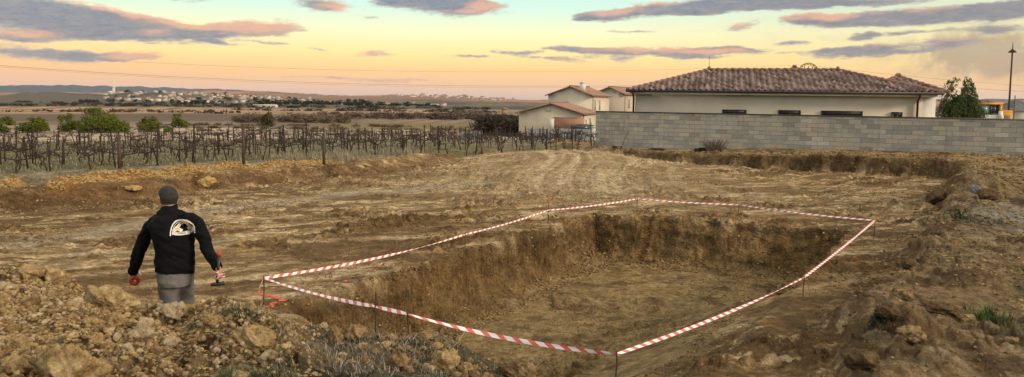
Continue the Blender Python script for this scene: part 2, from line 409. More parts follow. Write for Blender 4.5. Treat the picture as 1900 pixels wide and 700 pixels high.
def far_z(x, y):
    r = np.hypot(x, y) + 1e-6
    z = np.interp(np.log(r), ZR, ZZ)
    px = 950 + F * np.clip(x / np.maximum(y, 1e-3 * r), -2, 2) * np.where(y > 0, 1, 1)
    az = np.degrees(np.arctan2(x, y))
    yh = 171 + .012 * px
    def ridge(dist, width, tops, jag, seed):
        xs = [t[0] for t in tops]; ys = [t[1] for t in tops]
        ztop = EYE + (yh - np.interp(px, xs, ys)) / F * dist
        nz = (fbm(az * 1.3, r / dist * 2, 5, seed) - .5) * jag
        k = ss(r, dist - width, dist) * (1 - ss(r, dist * 1.02, dist + width * 1.6))
        return k, ztop + nz
    for dist, width, tops, jag, seed in (
            (2900, 800, [(-400, 176), (0, 176), (30, 173.5), (52, 169.5), (70, 172), (120, 173), (200, 176), (240, 172), (330, 173), (450, 178), (560, 184), (700, 190), (3000, 205)], 9, 3),
            (5600, 1800, [(-400, 172), (200, 172), (400, 169), (470, 170), (560, 174.5), (620, 177), (690, 177), (730, 175), (770, 178.5), (850, 180.5), (1000, 187), (1100, 183), (1300, 186), (3000, 195)], 14, 5),
            (11000, 2500, [(-400, 158), (0, 161), (100, 160), (200, 161.5), (300, 163.5), (400, 166), (500, 171), (700, 181), (900, 184.5), (1000, 186.5), (1060, 181), (1500, 184), (3000, 192)], 30, 9)):
        k, zt = ridge(dist, width, tops, jag, seed)
        z = z + np.maximum(zt - z, 0) * k
    return z + (fbm(x / 90, y / 90, 3, 21) - .5) * np.clip(r / 150 - .5, 0, 3) * .6

def land(x, y, fine=True):
    x = np.asarray(x, float); y = np.asarray(y, float)
    r = np.hypot(x, y)
    wob = (fbm(x * 1.7, y * 1.7, 3, 40) - .5)
    wob2 = (fbm(x * .5, y * .5, 2, 44) - .5)
    # platform
    z = (fbm(x * .35, y * .35, 3, 1) - .5) * .10 + (fbm(x * 2.2, y * 2.2, 3, 2) - .5) * .03
    sv = (x - V0[0]) * VN[0] + (y - V0[1]) * VN[1]
    # left cut bank
    sl, _ = poly_sd(x, y, L_TOE)
    slw = sl + wob * .55 + wob2 * .8
    upL = .42 - .052 * np.clip(sv, 0, 30) + (fbm(x * .8, y * .8, 3, 12) - .5) * .10
    kL = ss(slw, 0, .95) * .82 + ss(slw, .7, 2.2) * .18
    kL = kL * ss(r, 10, 15)
    z = z * (1 - kL) + upL * kL
    # right / back bank
    sr, hr = poly_sd(x, y, R_TOE, R_H); sr = -sr
    srw = sr + wob * .7 + wob2 * .5
    kR = ss(srw, 0, .38)
    berm = np.exp(-((srw - .75) / .5) ** 2) * .10 * (fbm(x * 1.3, y * 1.3, 2, 60) * 1.6)
    upR = hr + berm + (fbm(x * .6, y * .6, 3, 14) - .5) * .14 + np.clip(y - 29, 0, 6) * .01 + np.clip(18 - r, 0, 10) * -.004
    z = z * (1 - kR) + upR * kR
    # heap of dark soil right, and heap beside the far stake line
    for cx, cy, rx, ry, hh, sd_ in ((11.6, 18.9, 1.5, 1.0, .42, 70), (12.4, 17.3, 1.0, .8, .3, 71), (13.6, 19.6, 1.6, .7, .25, 72), (-1.35, 33.5, .45, .4, .28, 73), (4.0, 7.55, .4, .35, .22, 74), (6.0, 9.4, .8, .35, .14, 75)):
        dd = np.hypot((x - cx) / rx, (y - cy) / ry) + (fbm(x * 3, y * 3, 3, sd_) - .5) * .5
        z = z + hh * (1 - ss(dd, .2, 1.1)) * (.75 + .5 * fbm(x * 4, y * 4, 2, sd_))
    # yellow spoil ridge at the foot of the vines
    och = ochre(x, y, sl)
    z = z + och * (.06 + .30 * (fbm(x * 1.6, y * 1.6, 3, 80) - .3))
    # foreground mound
    a = np.where(y > .5, x / np.maximum(y, .5), np.sign(x) * 2)
    dc = np.interp(a, MA, MD); zc = np.interp(a, MA, MZ); zn = np.interp(a, MA, MZN)
    mound = zn + (zc - zn) * ss(y, 2.2, dc)
    fall = 1 - ss(y + wob * .6, dc + .05, dc + np.clip(zc * 1.25, .35, 1.3) + .1)
    mound = np.where(y < dc, mound, zc) * fall
    near = fall * ss(mound, 0, .2)
    mound = mound + near * (fbm(x * 1.5, y * 1.5, 3, 90) - .5) * .16
    z = np.where(kR > .5, np.maximum(z, mound * .6), np.maximum(z, mound))
    # pit
    ins = np.ones(x.shape, bool); dmin = np.full(x.shape, 1e9); n = len(PIT); inside = np.zeros(x.shape, bool)
    dE = None
    for i in range(n):
        ax, ay = PIT[i]; bx, by = PIT[(i + 1) % n]; dx, dy = bx - ax, by - ay
        t = np.clip(((x - ax) * dx + (y - ay) * dy) / (dx * dx + dy * dy), 0, 1)
        d = np.hypot(x - ax - t * dx, y - ay - t * dy); dmin = np.minimum(dmin, d)
        if i in (3, 4, 5): dE = d if dE is None else np.minimum(dE, d)
        c = ((ay > y) != (by > y)) & (x < (bx - ax) * (y - ay) / ((by - ay) if abs(by - ay) > 1e-9 else 1e-9) + ax)
        inside ^= c
    sdp = np.where(inside, dmin, -dmin) + wob * .24 + (fbm(x * 5, y * 5, 3, 33) - .5) * .06
    wall = ss(sdp, -.05, .20) * .86 + ss(sdp, .12, .55) * .14
    ramp = ss(dE, -.4, 2.9)
    floor = -PIT_D * (.05 + .95 * ramp)
    floor = floor + (fbm(x * 1.2, y * 1.2, 3, 35) - .5) * .07
    z = z * (1 - wall) + floor * wall
    wallmask = np.clip(wall * 4, 0, 1) * (1 - ss(sdp, .25, .6)) * ss(ramp, .1, .5)
    # join with the far country
    kf = ss(r, 42, 75); z = z * (1 - kf) + (far_z(x, y) * kf if np.any(kf > 0) else 0)
    if fine:
        amp = (1 - ss(r, 30, 60))
        c1, i1 = cell(x * 5 + wob * 2, y * 5, 5); c2, i2 = cell(x * 13, y * 13, 6)
        clod = ss(.55 - c1, 0, .4) * i1; clod2 = ss(.5 - c2, 0, .4) * i2
        rough = np.clip(.25 + 1.6 * ss(fbm(x * .9, y * .9, 3, 8), .5, .7) + .5 * kR * (1 - ss(sr, .2, 3.5)) + 1.2 * och + .3 * near * (a < -.25) + .6 * wallmask, 0, 2.4)
        z = z + .34 * np.exp(-((x - 1.3 - .02 * y) / 4.2) ** 2 - ((y - 32.5) / 4.6) ** 2) * (1 - kL) * (1 - kR)
        z = z + amp * rough * (clod * .055 + clod2 * .018)
                # bulldozer scrapes and ruts running away to the back
        u = x - .12 * y + .6 * np.sin(y * .12); tr = (1 - kL) * (1 - kR) * (1 - wall) * ss(r, 9, 14) * (1 - ss(r, 36, 42))
        z = z + tr * (fbm(u * 2.4, y * .25, 3, 55) - .5) * .07
        z = z + tr * ss(y, 18, 24) * .030 * np.sin((x + .9 * np.sin(y * .16) - .04 * y + 1.2 * fbm(x * .25, y * .16, 2, 59)) * 6.5) * ss(fbm(x * .5, y * .12, 2, 57), .4, .6)
    return z, dict(kL=kL, sl=sl, sv=sv, kR=kR, sr=sr, och=och, near=near, a=a, wall=wall, wm=wallmask, ramp=ramp, sdp=sdp, r=r)
def ochre(x, y, sl):
    px = 950 + F * x / np.maximum(y, 1)
    seg = np.maximum(ss(px, 70, 100) * (1 - ss(px, 560, 700)), 1 - ss(px, 15, 50)) * ss(px, -500, -300)
    sdw = sl - 1.55 + (fbm(x * .9, y * .9, 2, 82) - .5) * .7
    return np.exp(-(sdw / .42) ** 2) * seg * (y > 5) * (.55 + .45 * ss(px, 700, 300))
def hgt(x, y):
    return float(land(np.array([float(x)]), np.array([float(y)]))[0][0])
def hgts(x, y): return land(np.asarray(x, float), np.asarray(y, float))[0]
_D = np.concatenate([np.linspace(2.5, 12, 400), np.linspace(12, 60, 500), np.geomspace(60, 9000, 500)])
def G(px, py):
    """where the sight line of a photo pixel meets the ground"""
    v = ray(px, py); x = v.x / v.y * _D; z = EYE + v.z / v.y * _D
    zz = hgts(x, _D); k = np.where(z <= zz)[0]
    k = k[0] if len(k) else len(_D) - 1
    return Vector((x[k], _D[k], zz[k]))

def lin(c): return np.array(srgb(*c))
def mixc(c, k, d): return c * (1 - k[..., None]) + np.asarray(d) * k[..., None]
def ground_colour(x, y, z, m_):
    r = m_['r']; one = np.ones(x.shape)
    dark, mid, pale, grey = np.array([.18, .115, .055]), np.array([.375, .262, .135]), np.array([.58, .465, .30]), np.array([.47, .41, .31])
    # platform: streaky, scraped soil
    ux, uy = x * .93 + y * .37, -x * .37 + y * .93
    s1 = fbm(ux * .55, uy * 2.0, 5, 101, .6); s2 = fbm(ux * 2.2 + 3, uy * 6, 5, 103, .66); s3 = fbm(x * 3.5, y * 3.5, 4, 105)
    c = mixc(one[..., None] * mid, ss(s1, .49, .58) * .95, dark)
    c = mixc(c, ss(s1, .44, .32) * .9, pale)
    c = mixc(c, ss(s2, .57, .66) * .75 * ss(fbm(x * .4, y * .4, 2, 107), .38, .56), pale * 1.3)
    c = mixc(c, ss(s2, .46, .34) * .75, dark)
    c = mixc(c, ss(fbm(x * 2.6, y * 4.2, 5, 108, .7), .55, .64) * .6, dark)
    c = c * (.70 + .6 * s3)[..., None]
    # pale driven-over area towards the back
    tr = np.exp(-((x - .05 * y - .6) / 4.6) ** 2) * ss(y, 17, 24) * (1 - ss(y, 38, 44))
    st = fbm((x + .9 * np.sin(y * .16) - .04 * y + 1.6 * fbm(x * .2, y * .16, 2, 59)) * 3.0, y * .16, 5, 111, .62)
    c = mixc(c, tr * .75, np.array([.48, .375, .24])); c = mixc(c, tr * ss(st, .52, .66) * .7, np.array([.25, .175, .10])); c = mixc(c, tr * ss(st, .44, .3) * .7, np.array([.62, .52, .37]))
    # pale strip leading left behind the man
    sd_, _ = poly_sd(x, y, [(-10.5, 12.0), (-8.2, 13.3), (-7.6, 15.0), (-6.6, 17.4), (-4.4, 20.5), (-1, 23)])
    k = np.exp(-((np.abs(sd_) + (fbm(x, y * 3, 3, 113) - .5) * .8) / .45) ** 2) * ss(y, 11.5, 12.6)
    c = mixc(c, k * .7, grey)
    # cut faces are darker, redder earth with roots
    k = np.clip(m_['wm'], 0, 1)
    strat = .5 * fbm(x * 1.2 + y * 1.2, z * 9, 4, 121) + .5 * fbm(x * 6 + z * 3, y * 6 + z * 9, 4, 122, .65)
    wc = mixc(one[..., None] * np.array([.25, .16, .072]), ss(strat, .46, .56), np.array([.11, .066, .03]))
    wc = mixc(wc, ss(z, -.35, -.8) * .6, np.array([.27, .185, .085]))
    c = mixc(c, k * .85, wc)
    # pit floor: olive brown
    k = ss(m_['sdp'], .3, .7); s4 = fbm(x * 2.2, y * 3.0, 5, 125, .65); s5 = fbm(ux * 3, uy * 1.5, 3, 127)
    fc = mixc(one[..., None] * np.array([.315, .235, .120]), ss(s4, .52, .66), np.array([.16, .112, .055]))
    fc = mixc(fc, ss(s5, .60, .72) * .55, np.array([.36, .28, .16]))
    c = mixc(c, k * .9, fc)
    # right side: darker, browner; dry grass and grey gravel beyond
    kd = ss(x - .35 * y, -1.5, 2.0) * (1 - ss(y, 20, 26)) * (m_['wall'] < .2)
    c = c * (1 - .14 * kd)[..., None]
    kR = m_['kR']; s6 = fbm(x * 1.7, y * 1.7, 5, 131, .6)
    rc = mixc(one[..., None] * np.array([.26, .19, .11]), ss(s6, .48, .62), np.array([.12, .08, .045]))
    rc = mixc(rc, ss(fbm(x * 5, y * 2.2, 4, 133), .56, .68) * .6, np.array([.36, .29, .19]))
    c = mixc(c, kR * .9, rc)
    gp = np.exp(-(np.hypot((x - 10.6) / 2.0, (y - 14.6) / 2.6)) ** 4); c = mixc(c, gp * (.55 + .4 * ss(s6, .6, .4)), np.array([.27, .265, .235]))
    gg = m_['kR'] * (1 - ss(r, 11, 15)) * ss(m_['sr'], .9, 1.8) * ss(fbm(x * .9, y * .9, 3, 137), .42, .58)
    c = mixc(c, gg * .7, np.array([.11, .115, .065]))
    kb = m_['kR'] * ss(y, 22, 26) ; c = mixc(c, kb * ss(s6, .5, .62) * .5, np.array([.08, .048, .025])); c = mixc(c, kb * ss(s6, .46, .36) * .6, np.array([.34, .235, .10]))
    edge = np.exp(-((m_['sr'] - .15) / .28) ** 2) * ss(y, 22, 25) * (x > 5); c = mixc(c, edge * .8, np.array([.075, .045, .025]))
    # left bank face and the upper strip
    kf = np.exp(-((m_['sl'] - .45) / .5) ** 2) * (r < 45) * (y > 8)
    c = mixc(c, kf * .75, mixc(one[..., None] * np.array([.20, .115, .055]), ss(s6, .45, .6), np.array([.11, .062, .032])))
    up = ss(m_['sl'], 1.1, 1.8) * (1 - m_['kR']) * (y > 6); s7 = fbm(x * 1.3, y * 1.3, 4, 141)
    uc = mixc(one[..., None] * np.array([.22, .185, .12]), ss(s7, .42, .6), np.array([.33, .285, .21]))
    c = mixc(c, up, uc)
    # vineyard floor: grey-green weeds, greener strips between rows
    vk = ss(m_['sv'], -.4, .6) * (1 - ss(m_['sv'], 25, 28)) * (1 - m_['kR']); row = .5 + .5 * np.cos(m_['sv'] / 2.2 * 2 * np.pi)
    vc = mixc(one[..., None] * np.array([.13, .115, .075]), ss(s7, .4, .62), np.array([.20, .175, .125]))
    vc = mixc(vc, (1 - row) * ss(fbm(x * .4, y * .4, 3, 143), .45, .6) * .7, np.array([.19, .20, .085]))
    c = mixc(c, vk * .95, vc)
    oc = mixc(one[..., None] * np.array([.44, .285, .11]), ss(s3, .45, .62), np.array([.30, .155, .045]))
    c = mixc(c, np.clip(m_['och'] * 1.8, 0, 1), oc)
    # foreground mound: stony ochre left, weedy right
    k = np.clip(m_['near'] * 1.6, 0, 1) * (y < 8.5); a = m_['a']
    st_ = mixc(one[..., None] * np.array([.20, .14, .075]), ss(s3, .45, .62), np.array([.105, .075, .045])); st_ = mixc(st_, ss(fbm(x * 14, y * 14, 3, 151), .55, .68) * .7, np.array([.40, .31, .19]))
    we = mixc(one[..., None] * np.array([.12, .105, .07]), ss(s3, .42, .6), np.array([.065, .058, .038]))
    c = mixc(c, k, mixc(st_, ss(a + (s7 - .5) * .25, -.36, -.28), we))
    # far country --------------------------------------------------------------
    px = 950 + F * x / np.maximum(y, 1e-3 * r)
    f1 = fbm(x / 14, y / 22, 4, 201); f2 = fbm(x / 60, y / 160, 4, 203)
    fc = mixc(one[..., None] * np.array([.42, .33, .25]), ss(f1, .45, .6), np.array([.25, .195, .14]))             # pale dry grass
    fc = mixc(fc, ss(fbm(x / 3, y / 12, 3, 205), .55, .7) * .4, np.array([.12, .09, .07]))
    green = ss(px, 500, 560) * (1 - ss(px, 640, 680)) * ss(r, 62, 70) * (1 - ss(r, 92, 105)); fc = mixc(fc, green * .6, np.array([.16, .165, .10]))
    k = ss(r + (f2 - .5) * 40, 118, 128); bc = mixc(one[..., None] * np.array([.15, .115, .085]), ss(f2, .45, .58), np.array([.25, .19, .14]))
    fc = mixc(fc, k * (1 - ss(px, 1200, 1300)), bc)
    ol = ss(px, 560, 640) * (1 - ss(px, 900, 960)) * ss(r, 118, 126) * (1 - ss(r, 165, 175)); fc = mixc(fc, ol * .9, np.array([.19, .145, .055]))
    wn = ss(px, 640, 700) * (1 - ss(px, 900, 940)) * ss(r, 172, 180) * (1 - ss(r, 250, 260)); fc = mixc(fc, wn * .9, mixc(one[..., None] * np.array([.24, .175, .125]), (np.sin(x * .9) > .3) * .6, np.array([.12, .09, .07])))
    l2 = (1 - ss(px, 420, 470)) * ss(r, 200, 215) * (1 - ss(r, 330, 350)); fc = mixc(fc, l2 * .9, np.array([.11, .075, .055]))
    l3 = (1 - ss(px, 800, 860)) * ss(r, 370, 385) * (1 - ss(r, 640, 700))
    stripe = (np.sin((x * .95 + y * .31) * 2 * np.pi / 24) > .2) * 1.0
    oc = mixc(one[..., None] * np.array([.38, .235, .135]), stripe * (1 - ss(px, 330, 420)) * .75, np.array([.12, .075, .05])); fc = mixc(fc, l3 * (1 - .4 * ss(px, 300, 460)), oc)
    k = ss(r, 690, 740); fc = mixc(fc, k, mixc(one[..., None] * np.array([.10, .085, .065]), ss(fbm(x / 150, y / 500, 4, 211), .45, .6), np.array([.055, .06, .045])))
    k = ss(r, 1500, 1700) * ss(fbm(x / 300, y / 900, 3, 213), .45, .6); fc = mixc(fc, k * .7, np.array([.17, .12, .09]))
    k = ss(r, 4200, 5000) * (1 - ss(r, 8000, 9000)); fc = mixc(fc, k * .85, mixc(one[..., None] * np.array([.42, .20, .12]), ss(fbm(x / 500, y / 900, 3, 215), .4, .6), np.array([.26, .14, .10])))  # ridge: orange evening sunlight put into its colour
    k = ss(r, 8000, 9000); fc = mixc(fc, k, np.array([.07, .09, .12]))  # farthest hills: blue of the distance haze put into their colour
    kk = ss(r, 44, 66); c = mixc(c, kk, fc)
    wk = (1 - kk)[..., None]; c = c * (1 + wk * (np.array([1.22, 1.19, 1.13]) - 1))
    return np.clip(c, .01, .9)

def build_ground():
    half = R(37.5)
    t1 = np.linspace(-half, half, 1250)
    side = np.concatenate([np.linspace(half, R(60), 60)[1:], np.linspace(R(60), R(180), 50)[1:-1]])
    th = np.concatenate([-side[::-1], t1, side, [R(180)]])
    rr = np.unique(np.concatenate([[.02, .4, .9, 1.5, 2.1], np.geomspace(2.6, 48, 820), np.linspace(15.2, 18.4, 150), np.linspace(27, 34, 120), np.geomspace(48, 15500, 310)[1:]]))
    TH, RR = np.meshgrid(th, rr)
    x = RR * np.sin(TH); y = RR * np.cos(TH)
    z = np.empty_like(x); c = np.empty(x.shape + (3,))
    for i in range(0, len(rr), 150):
        s_ = slice(i, i + 150)
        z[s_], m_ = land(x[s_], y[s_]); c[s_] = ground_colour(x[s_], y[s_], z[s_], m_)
    nr, nt = x.shape
    # crumbling of the steep faces: push them sideways by a 3-D pattern, in layers
    m1 = np.zeros_like(x); k = (RR > 7) & (RR < 40)
    gz = np.zeros_like(z); gz[1:-1] = np.abs(z[2:] - z[:-2]) / (rr[2:] - rr[:-2])[:, None]; gt = np.zeros_like(z); gt[:, 1:-1] = np.abs(z[:, 2:] - z[:, :-2]) / (np.abs(x[:, 2:] - x[:, :-2]) + np.abs(y[:, 2:] - y[:, :-2]) + 1e-4)
    st_ = ss(np.hypot(gz, gt), .5, 1.4) * k
    f3 = fbm(x * 2.5 + z * 3, z * 7 + y * 2.0, 4, 501) - .5; f4 = fbm(y * 3 + z * 4, z * 5 + x * 3.0, 4, 503) - .5
    x = x + st_ * f3 * .13; y = y + st_ * f4 * .13
    V = np.stack([x, y, z], -1).reshape(-1, 3)
    i, j = np.meshgrid(np.arange(nr - 1), np.arange(nt), indexing='ij'); j2 = (j + 1) % nt
    Fq = np.stack([i * nt + j, (i + 1) * nt + j, (i + 1) * nt + j2, i * nt + j2], -1).reshape(-1, 4)[:, ::-1]
    m_ = bpy.data.materials.new('soil'); m_.use_nodes = True
    T = NT(m_.node_tree); b = m_.node_tree.nodes['Principled BSDF']
    b.inputs['Roughness'].default_value = .95; b.inputs['Specular IOR Level'].default_value = .15
    a = T.node('ShaderNodeVertexColor', layer_name='tint').outputs[0]
    co = T.node('ShaderNodeTexCoord').outputs['Object']
    n1 = T.mr(T.noise(co, 9, 8, .75), .32, .68, .45, 1.5); n2 = T.mr(T.noise(co, 60, 4, .7), .3, .7, .7, 1.3)
    pos = T.vm('LENGTH', co); nearf = T.mr(pos, 30, 70, 1, 0)
    n3_ = T.mr(T.noise(co, 2.4, 6, .65), .35, .65, .72, 1.28); f = T.m('MULTIPLY', T.m('MULTIPLY', n1, n2), n3_); f = T.m('ADD', T.m('MULTIPLY', f, nearf), T.m('SUBTRACT', 1.0, nearf))
    s = T.node('ShaderNodeVectorMath', operation='SCALE'); T.put(s.inputs[0], a); T.put(s.inputs['Scale'], f)
    # scattered pale crumbs
    v = T.vor(co, 26); rnd = T.vor(co, 26, out=1)
    sp = T.node('ShaderNodeSeparateColor'); T.put(sp.inputs[0], rnd)
    crumb = T.m('MULTIPLY', T.m('MULTIPLY', T.mr(v, .30, .16), T.m('GREATER_THAN', sp.outputs[0], .86)), nearf)
    col = T.mix(T.m('MULTIPLY', crumb, .6), s.outputs[0], (.46, .36, .22))
    T.put(b.inputs['Base Color'], col)
    hg = T.m('ADD', T.m('MULTIPLY', T.noise(co, 14, 8, .75), 1.0), T.m('MULTIPLY', T.m('SUBTRACT', 1.0, T.vor(co, 22)), .35))
    bn = T.node('ShaderNodeBump'); bn.inputs['Strength'].default_value = 1.0; T.put(bn.inputs['Distance'], T.m('MULTIPLY', nearf, .17)); T.put(bn.inputs['Height'], hg)
    T.l.new(bn.outputs[0], b.inputs['Normal'])
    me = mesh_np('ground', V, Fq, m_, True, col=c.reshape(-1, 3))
    return tag(link('ground', me), kind='structure')
build_ground()
#==PART2==
# ------------------------------------------------------------------ block wall in front of the houses
def block_mat(name, c1, c2, mortar, bw=.5, bh=.2):
    m_ = bpy.data.materials.new(name); m_.use_nodes = True
    T = NT(m_.node_tree); b = m_.node_tree.nodes['Principled BSDF']; b.inputs['Roughness'].default_value = .95
    uv = T.node('ShaderNodeTexCoord').outputs['UV']; ob = T.node('ShaderNodeTexCoord').outputs['Object']
    br = T.node('ShaderNodeTexBrick', offset=.5); T.put(br.inputs['Vector'], uv)
    br.inputs['Scale'].default_value = 1; br.inputs['Brick Width'].default_value = bw; br.inputs['Row Height'].default_value = bh
    br.inputs['Mortar Size'].default_value = .007; br.inputs['Mortar Smooth'].default_value = .3; br.inputs['Bias'].default_value = 0
    br.inputs['Color1'].default_value = (0, 0, 0, 1); br.inputs['Color2'].default_value = (1, 1, 1, 1); br.inputs['Mortar'].default_value = (.5, .5, .5, 1)
    sp = T.node('ShaderNodeSeparateColor'); T.put(sp.inputs[0], br.outputs[0])
    k = T.m('ADD', T.m('MULTIPLY', sp.outputs[0], .75), T.m('MULTIPLY', T.noise(ob, 1.1, 3, .6), .45))
    col = T.ramp(k, [(.12, tuple(v * .70 for v in c2)), (.4, c2), (.62, c1), (.85, (c1[0] * 1.10, c1[1] * 1.0, c1[2] * .90)), (1, tuple(v * 1.25 for v in c1))])
    n = T.mr(T.noise(ob, 14, 6, .7), .3, .7, .82, 1.18)
    s = T.node('ShaderNodeVectorMath', operation='SCALE'); T.put(s.inputs[0], col); T.put(s.inputs['Scale'], n)
    col = T.mix(br.outputs['Fac'], s.outputs[0], mortar)
    st = T.m('MULTIPLY', T.mr(T.noise(T.mapping(ob, scale=(1.2, 1.2, .22)), 1.6, 5, .65), .52, .72), .38)
    col = T.mix(st, col, tuple(v * .45 for v in c2))
    T.put(b.inputs['Base Color'], col)
    bn = T.node('ShaderNodeBump'); bn.inputs['Distance'].default_value = .012
    T.put(bn.inputs['Height'], T.m('SUBTRACT', T.m('MULTIPLY', T.noise(ob, 30, 5, .7), .3), br.outputs['Fac'])); T.l.new(bn.outputs[0], b.inputs['Normal'])
    return m_
M['block'] = block_mat('concrete_blocks', (.375, .36, .33), (.315, .305, .285), (.25, .242, .225))
def block_wall(name, A, B, zb, zt, th, label, cat, group=None, cap=True, m_=None):
    A, B = Vector((*A, 0)), Vector((*B, 0)); d = (B - A); L = d.length; d.normalize(); n = Vector((d.y, -d.x, 0))
    root = empty(name, (A.x, A.y, zb), label, cat, group)
    V = []; uv = []; Fq = []
    def quad(p, q, u0, u1):
        k = len(V)
        for pt, u in ((p, u0), (q, u1)):
            V.append((pt.x - A.x, pt.y - A.y, 0)); uv.append((u, 0)); V.append((pt.x - A.x, pt.y - A.y, zt - zb)); uv.append((u, zt - zb))
        Fq.append((k, k + 2, k + 3, k + 1))
    f0, f1 = A + n * th / 2, B + n * th / 2; b0, b1 = A - n * th / 2, B - n * th / 2
    quad(f0, f1, 0, L); quad(b1, b0, 0, L); quad(b0, f0, .2, .2 + th); quad(f1, b1, .1, .1 + th)
    k = len(V)
    for pt in (f0, f1, b1, b0): V.append((pt.x - A.x, pt.y - A.y, zt - zb)); uv.append((0, 0.05))
    Fq.append((k, k + 1, k + 2, k + 3))
    link('blockwork', mesh_np('blockwork', V, Fq, m_ or M['block'], uv=uv), root)
    if cap:
        mb = MB(); c = (A + B) / 2; mb.box((c.x - A.x, c.y - A.y, zt - zb + .022), (L + .04, th + .06, .045), rz=math.atan2(d.y, d.x)); mb.build('coping', M['dark'], root)
    return root
WA = P(1107, 207, 38.5); WB = P(1990, 224, 30.0)
wd = (WB - WA); WTOP = (WA.z + WB.z) / 2
block_wall('block_wall', WA.xy, WB.xy, -.3, 2.02, .2, 'long unrendered grey concrete block wall with a black top strip behind the building plot', 'wall')
def small(name, px, py, d, dx, dz): return P(px, py, d)
# short return of the wall towards the vineyard houses
rt = P(1107, 207, 38.5)

# ------------------------------------------------------------------ tiled roofs
def tile_mat(name, cols, dark=.0):
    m_ = bpy.data.materials.new(name); m_.use_nodes = True
    T = NT(m_.node_tree); b = m_.node_tree.nodes['Principled BSDF']; b.inputs['Roughness'].default_value = .85
    uv = T.node('ShaderNodeTexCoord').outputs['UV']
    fl = T.vm('FLOOR', uv); wn = T.node('ShaderNodeTexWhiteNoise', noise_dimensions='2D'); T.put(wn.inputs['Vector'], fl)
    col = T.ramp(wn.outputs[0], [(i / (len(cols) - 1), c) for i, c in enumerate(cols)])
    n = T.mr(T.noise(uv, 2.2, 5, .7), .3, .7, .6, 1.4)
    s = T.node('ShaderNodeVectorMath', operation='SCALE'); T.put(s.inputs[0], col); T.put(s.inputs['Scale'], n)
    T.put(b.inputs['Base Color'], s.outputs[0])
    return m_
M['tiles'] = tile_mat('weathered_roof_tiles', [(.07, .045, .042), (.20, .135, .12), (.34, .255, .235), (.12, .078, .07), (.25, .18, .165)])
M['tiles2'] = tile_mat('pinkish_roof_tiles', [(.27, .165, .13), (.37, .25, .20), (.21, .125, .10), (.33, .215, .17)])
M['ridge'] = mat('ridge_tiles', (.30, .18, .14), (.17, .10, .08), 4, .9)
def roof_face(V, UV, Fq, O, U, W, S, L, il, ir, per=.30, course=.37, amp=.05, seg=8):
    """O eave corner, U unit eave direction, W eave width, S unit up-slope, L slope length, il/ir insets at the top"""
    N = U.cross(S).normalized()
    if N.z < 0: N = -N
    nu = max(2, int(round(W / per))) * seg; rows = max(1, int(round(L / course)))
    us = np.linspace(0, W, nu + 1)
    base = len(V)
    lev = []
    for r_ in range(rows):
        for q, lift in ((0.0, .075), (.999, .0)):
            lev.append(((r_ + q) / rows, lift))
    for t, lift in lev:
        lo, hi = il * t, W - ir * t
        uu = np.clip(us, lo, hi)
        for u_ in uu:
            wv = math.sin(u_ / per * 2 * math.pi)
            h = amp * (abs(wv) ** .8 * math.copysign(1, wv)) + amp + lift
            p = O + U * float(u_) + S * (t * L) + N * h
            V.append(tuple(p)); UV.append((u_ / per, min(t * rows, rows - .001)))
    n1 = nu + 1
    for k in range(len(lev) - 1):
        for i in range(nu):
            a = base + k * n1 + i
            q = (a, a + 1, a + 1 + n1, a + n1)
            if max(abs(V[a][j] - V[a + 1][j]) + abs(V[a + n1][j] - V[a + n1 + 1][j]) for j in range(3)) > 1e-6: Fq.append(q)
def hip_roof(O, U, W, D, rise, root, mats, over=.0, per=.30, gable=False, seg=8, both=True):
    """O: front-left eave corner (local to root); U eave dir; D depth away; returns ridge ends"""
    Z = Vector((0, 0, 1)); Bk = Vector((-U.y, U.x, 0))
    half = D / 2; Lf = math.hypot(half, rise)
    V, UV, Fq = [], [], []
    S = (Bk * half + Z * rise) / Lf
    hip = 0 if gable else min(half, W / 2 - .05)
    roof_face(V, UV, Fq, O, U, W, S, Lf, hip, hip, per, seg=seg)
    O2 = O + U * W + Bk * D; S2 = (-Bk * half + Z * rise) / Lf
    roof_face(V, UV, Fq, O2, -U, W, S2, Lf, hip, hip, per, seg=seg)
    if not gable:
        Lh = math.hypot(hip, rise); S3 = (U * hip + Z * rise) / Lh
        roof_face(V, UV, Fq, O + Bk * D, -Bk, D, S3, Lh, half, half, per, seg=seg)
        S4 = (-U * hip + Z * rise) / Lh
        roof_face(V, UV, Fq, O + U * W, Bk, D, S4, Lh, half, half, per, seg=seg)
    rf = link('roof', mesh_np('roof', V, Fq, mats, True, uv=UV), root)
    R1 = O + U * hip + Bk * half + Z * rise; R2 = O + U * (W - hip) + Bk * half + Z * rise
    mb = MB()
    def ridge(a, b):
        n = max(2, int((b - a).length / .4)); up = Z * .10
        for i in range(n):
            p = a.lerp(b, i / n); q = a.lerp(b, (i + 1.12) / n)
            mb.tube([p + up * 1.0, q + up * .7], [.105, .085], 8)
    ridge(R1, R2) if (R2 - R1).length > .3 else None
    if not gable:
        for c, r_ in ((O, R1), (O + Bk * D, R1), (O + U * W, R2), (O2, R2)): ridge(c, r_)
        mb.tube([R1 + Z * .1, R1 + Z * .28], [.16, .05], 8); mb.tube([R2 + Z * .1, R2 + Z * .28], [.16, .05], 8)
    mb.build('ridge_tile', M['ridge'], rf)
    return rf, R1, R2
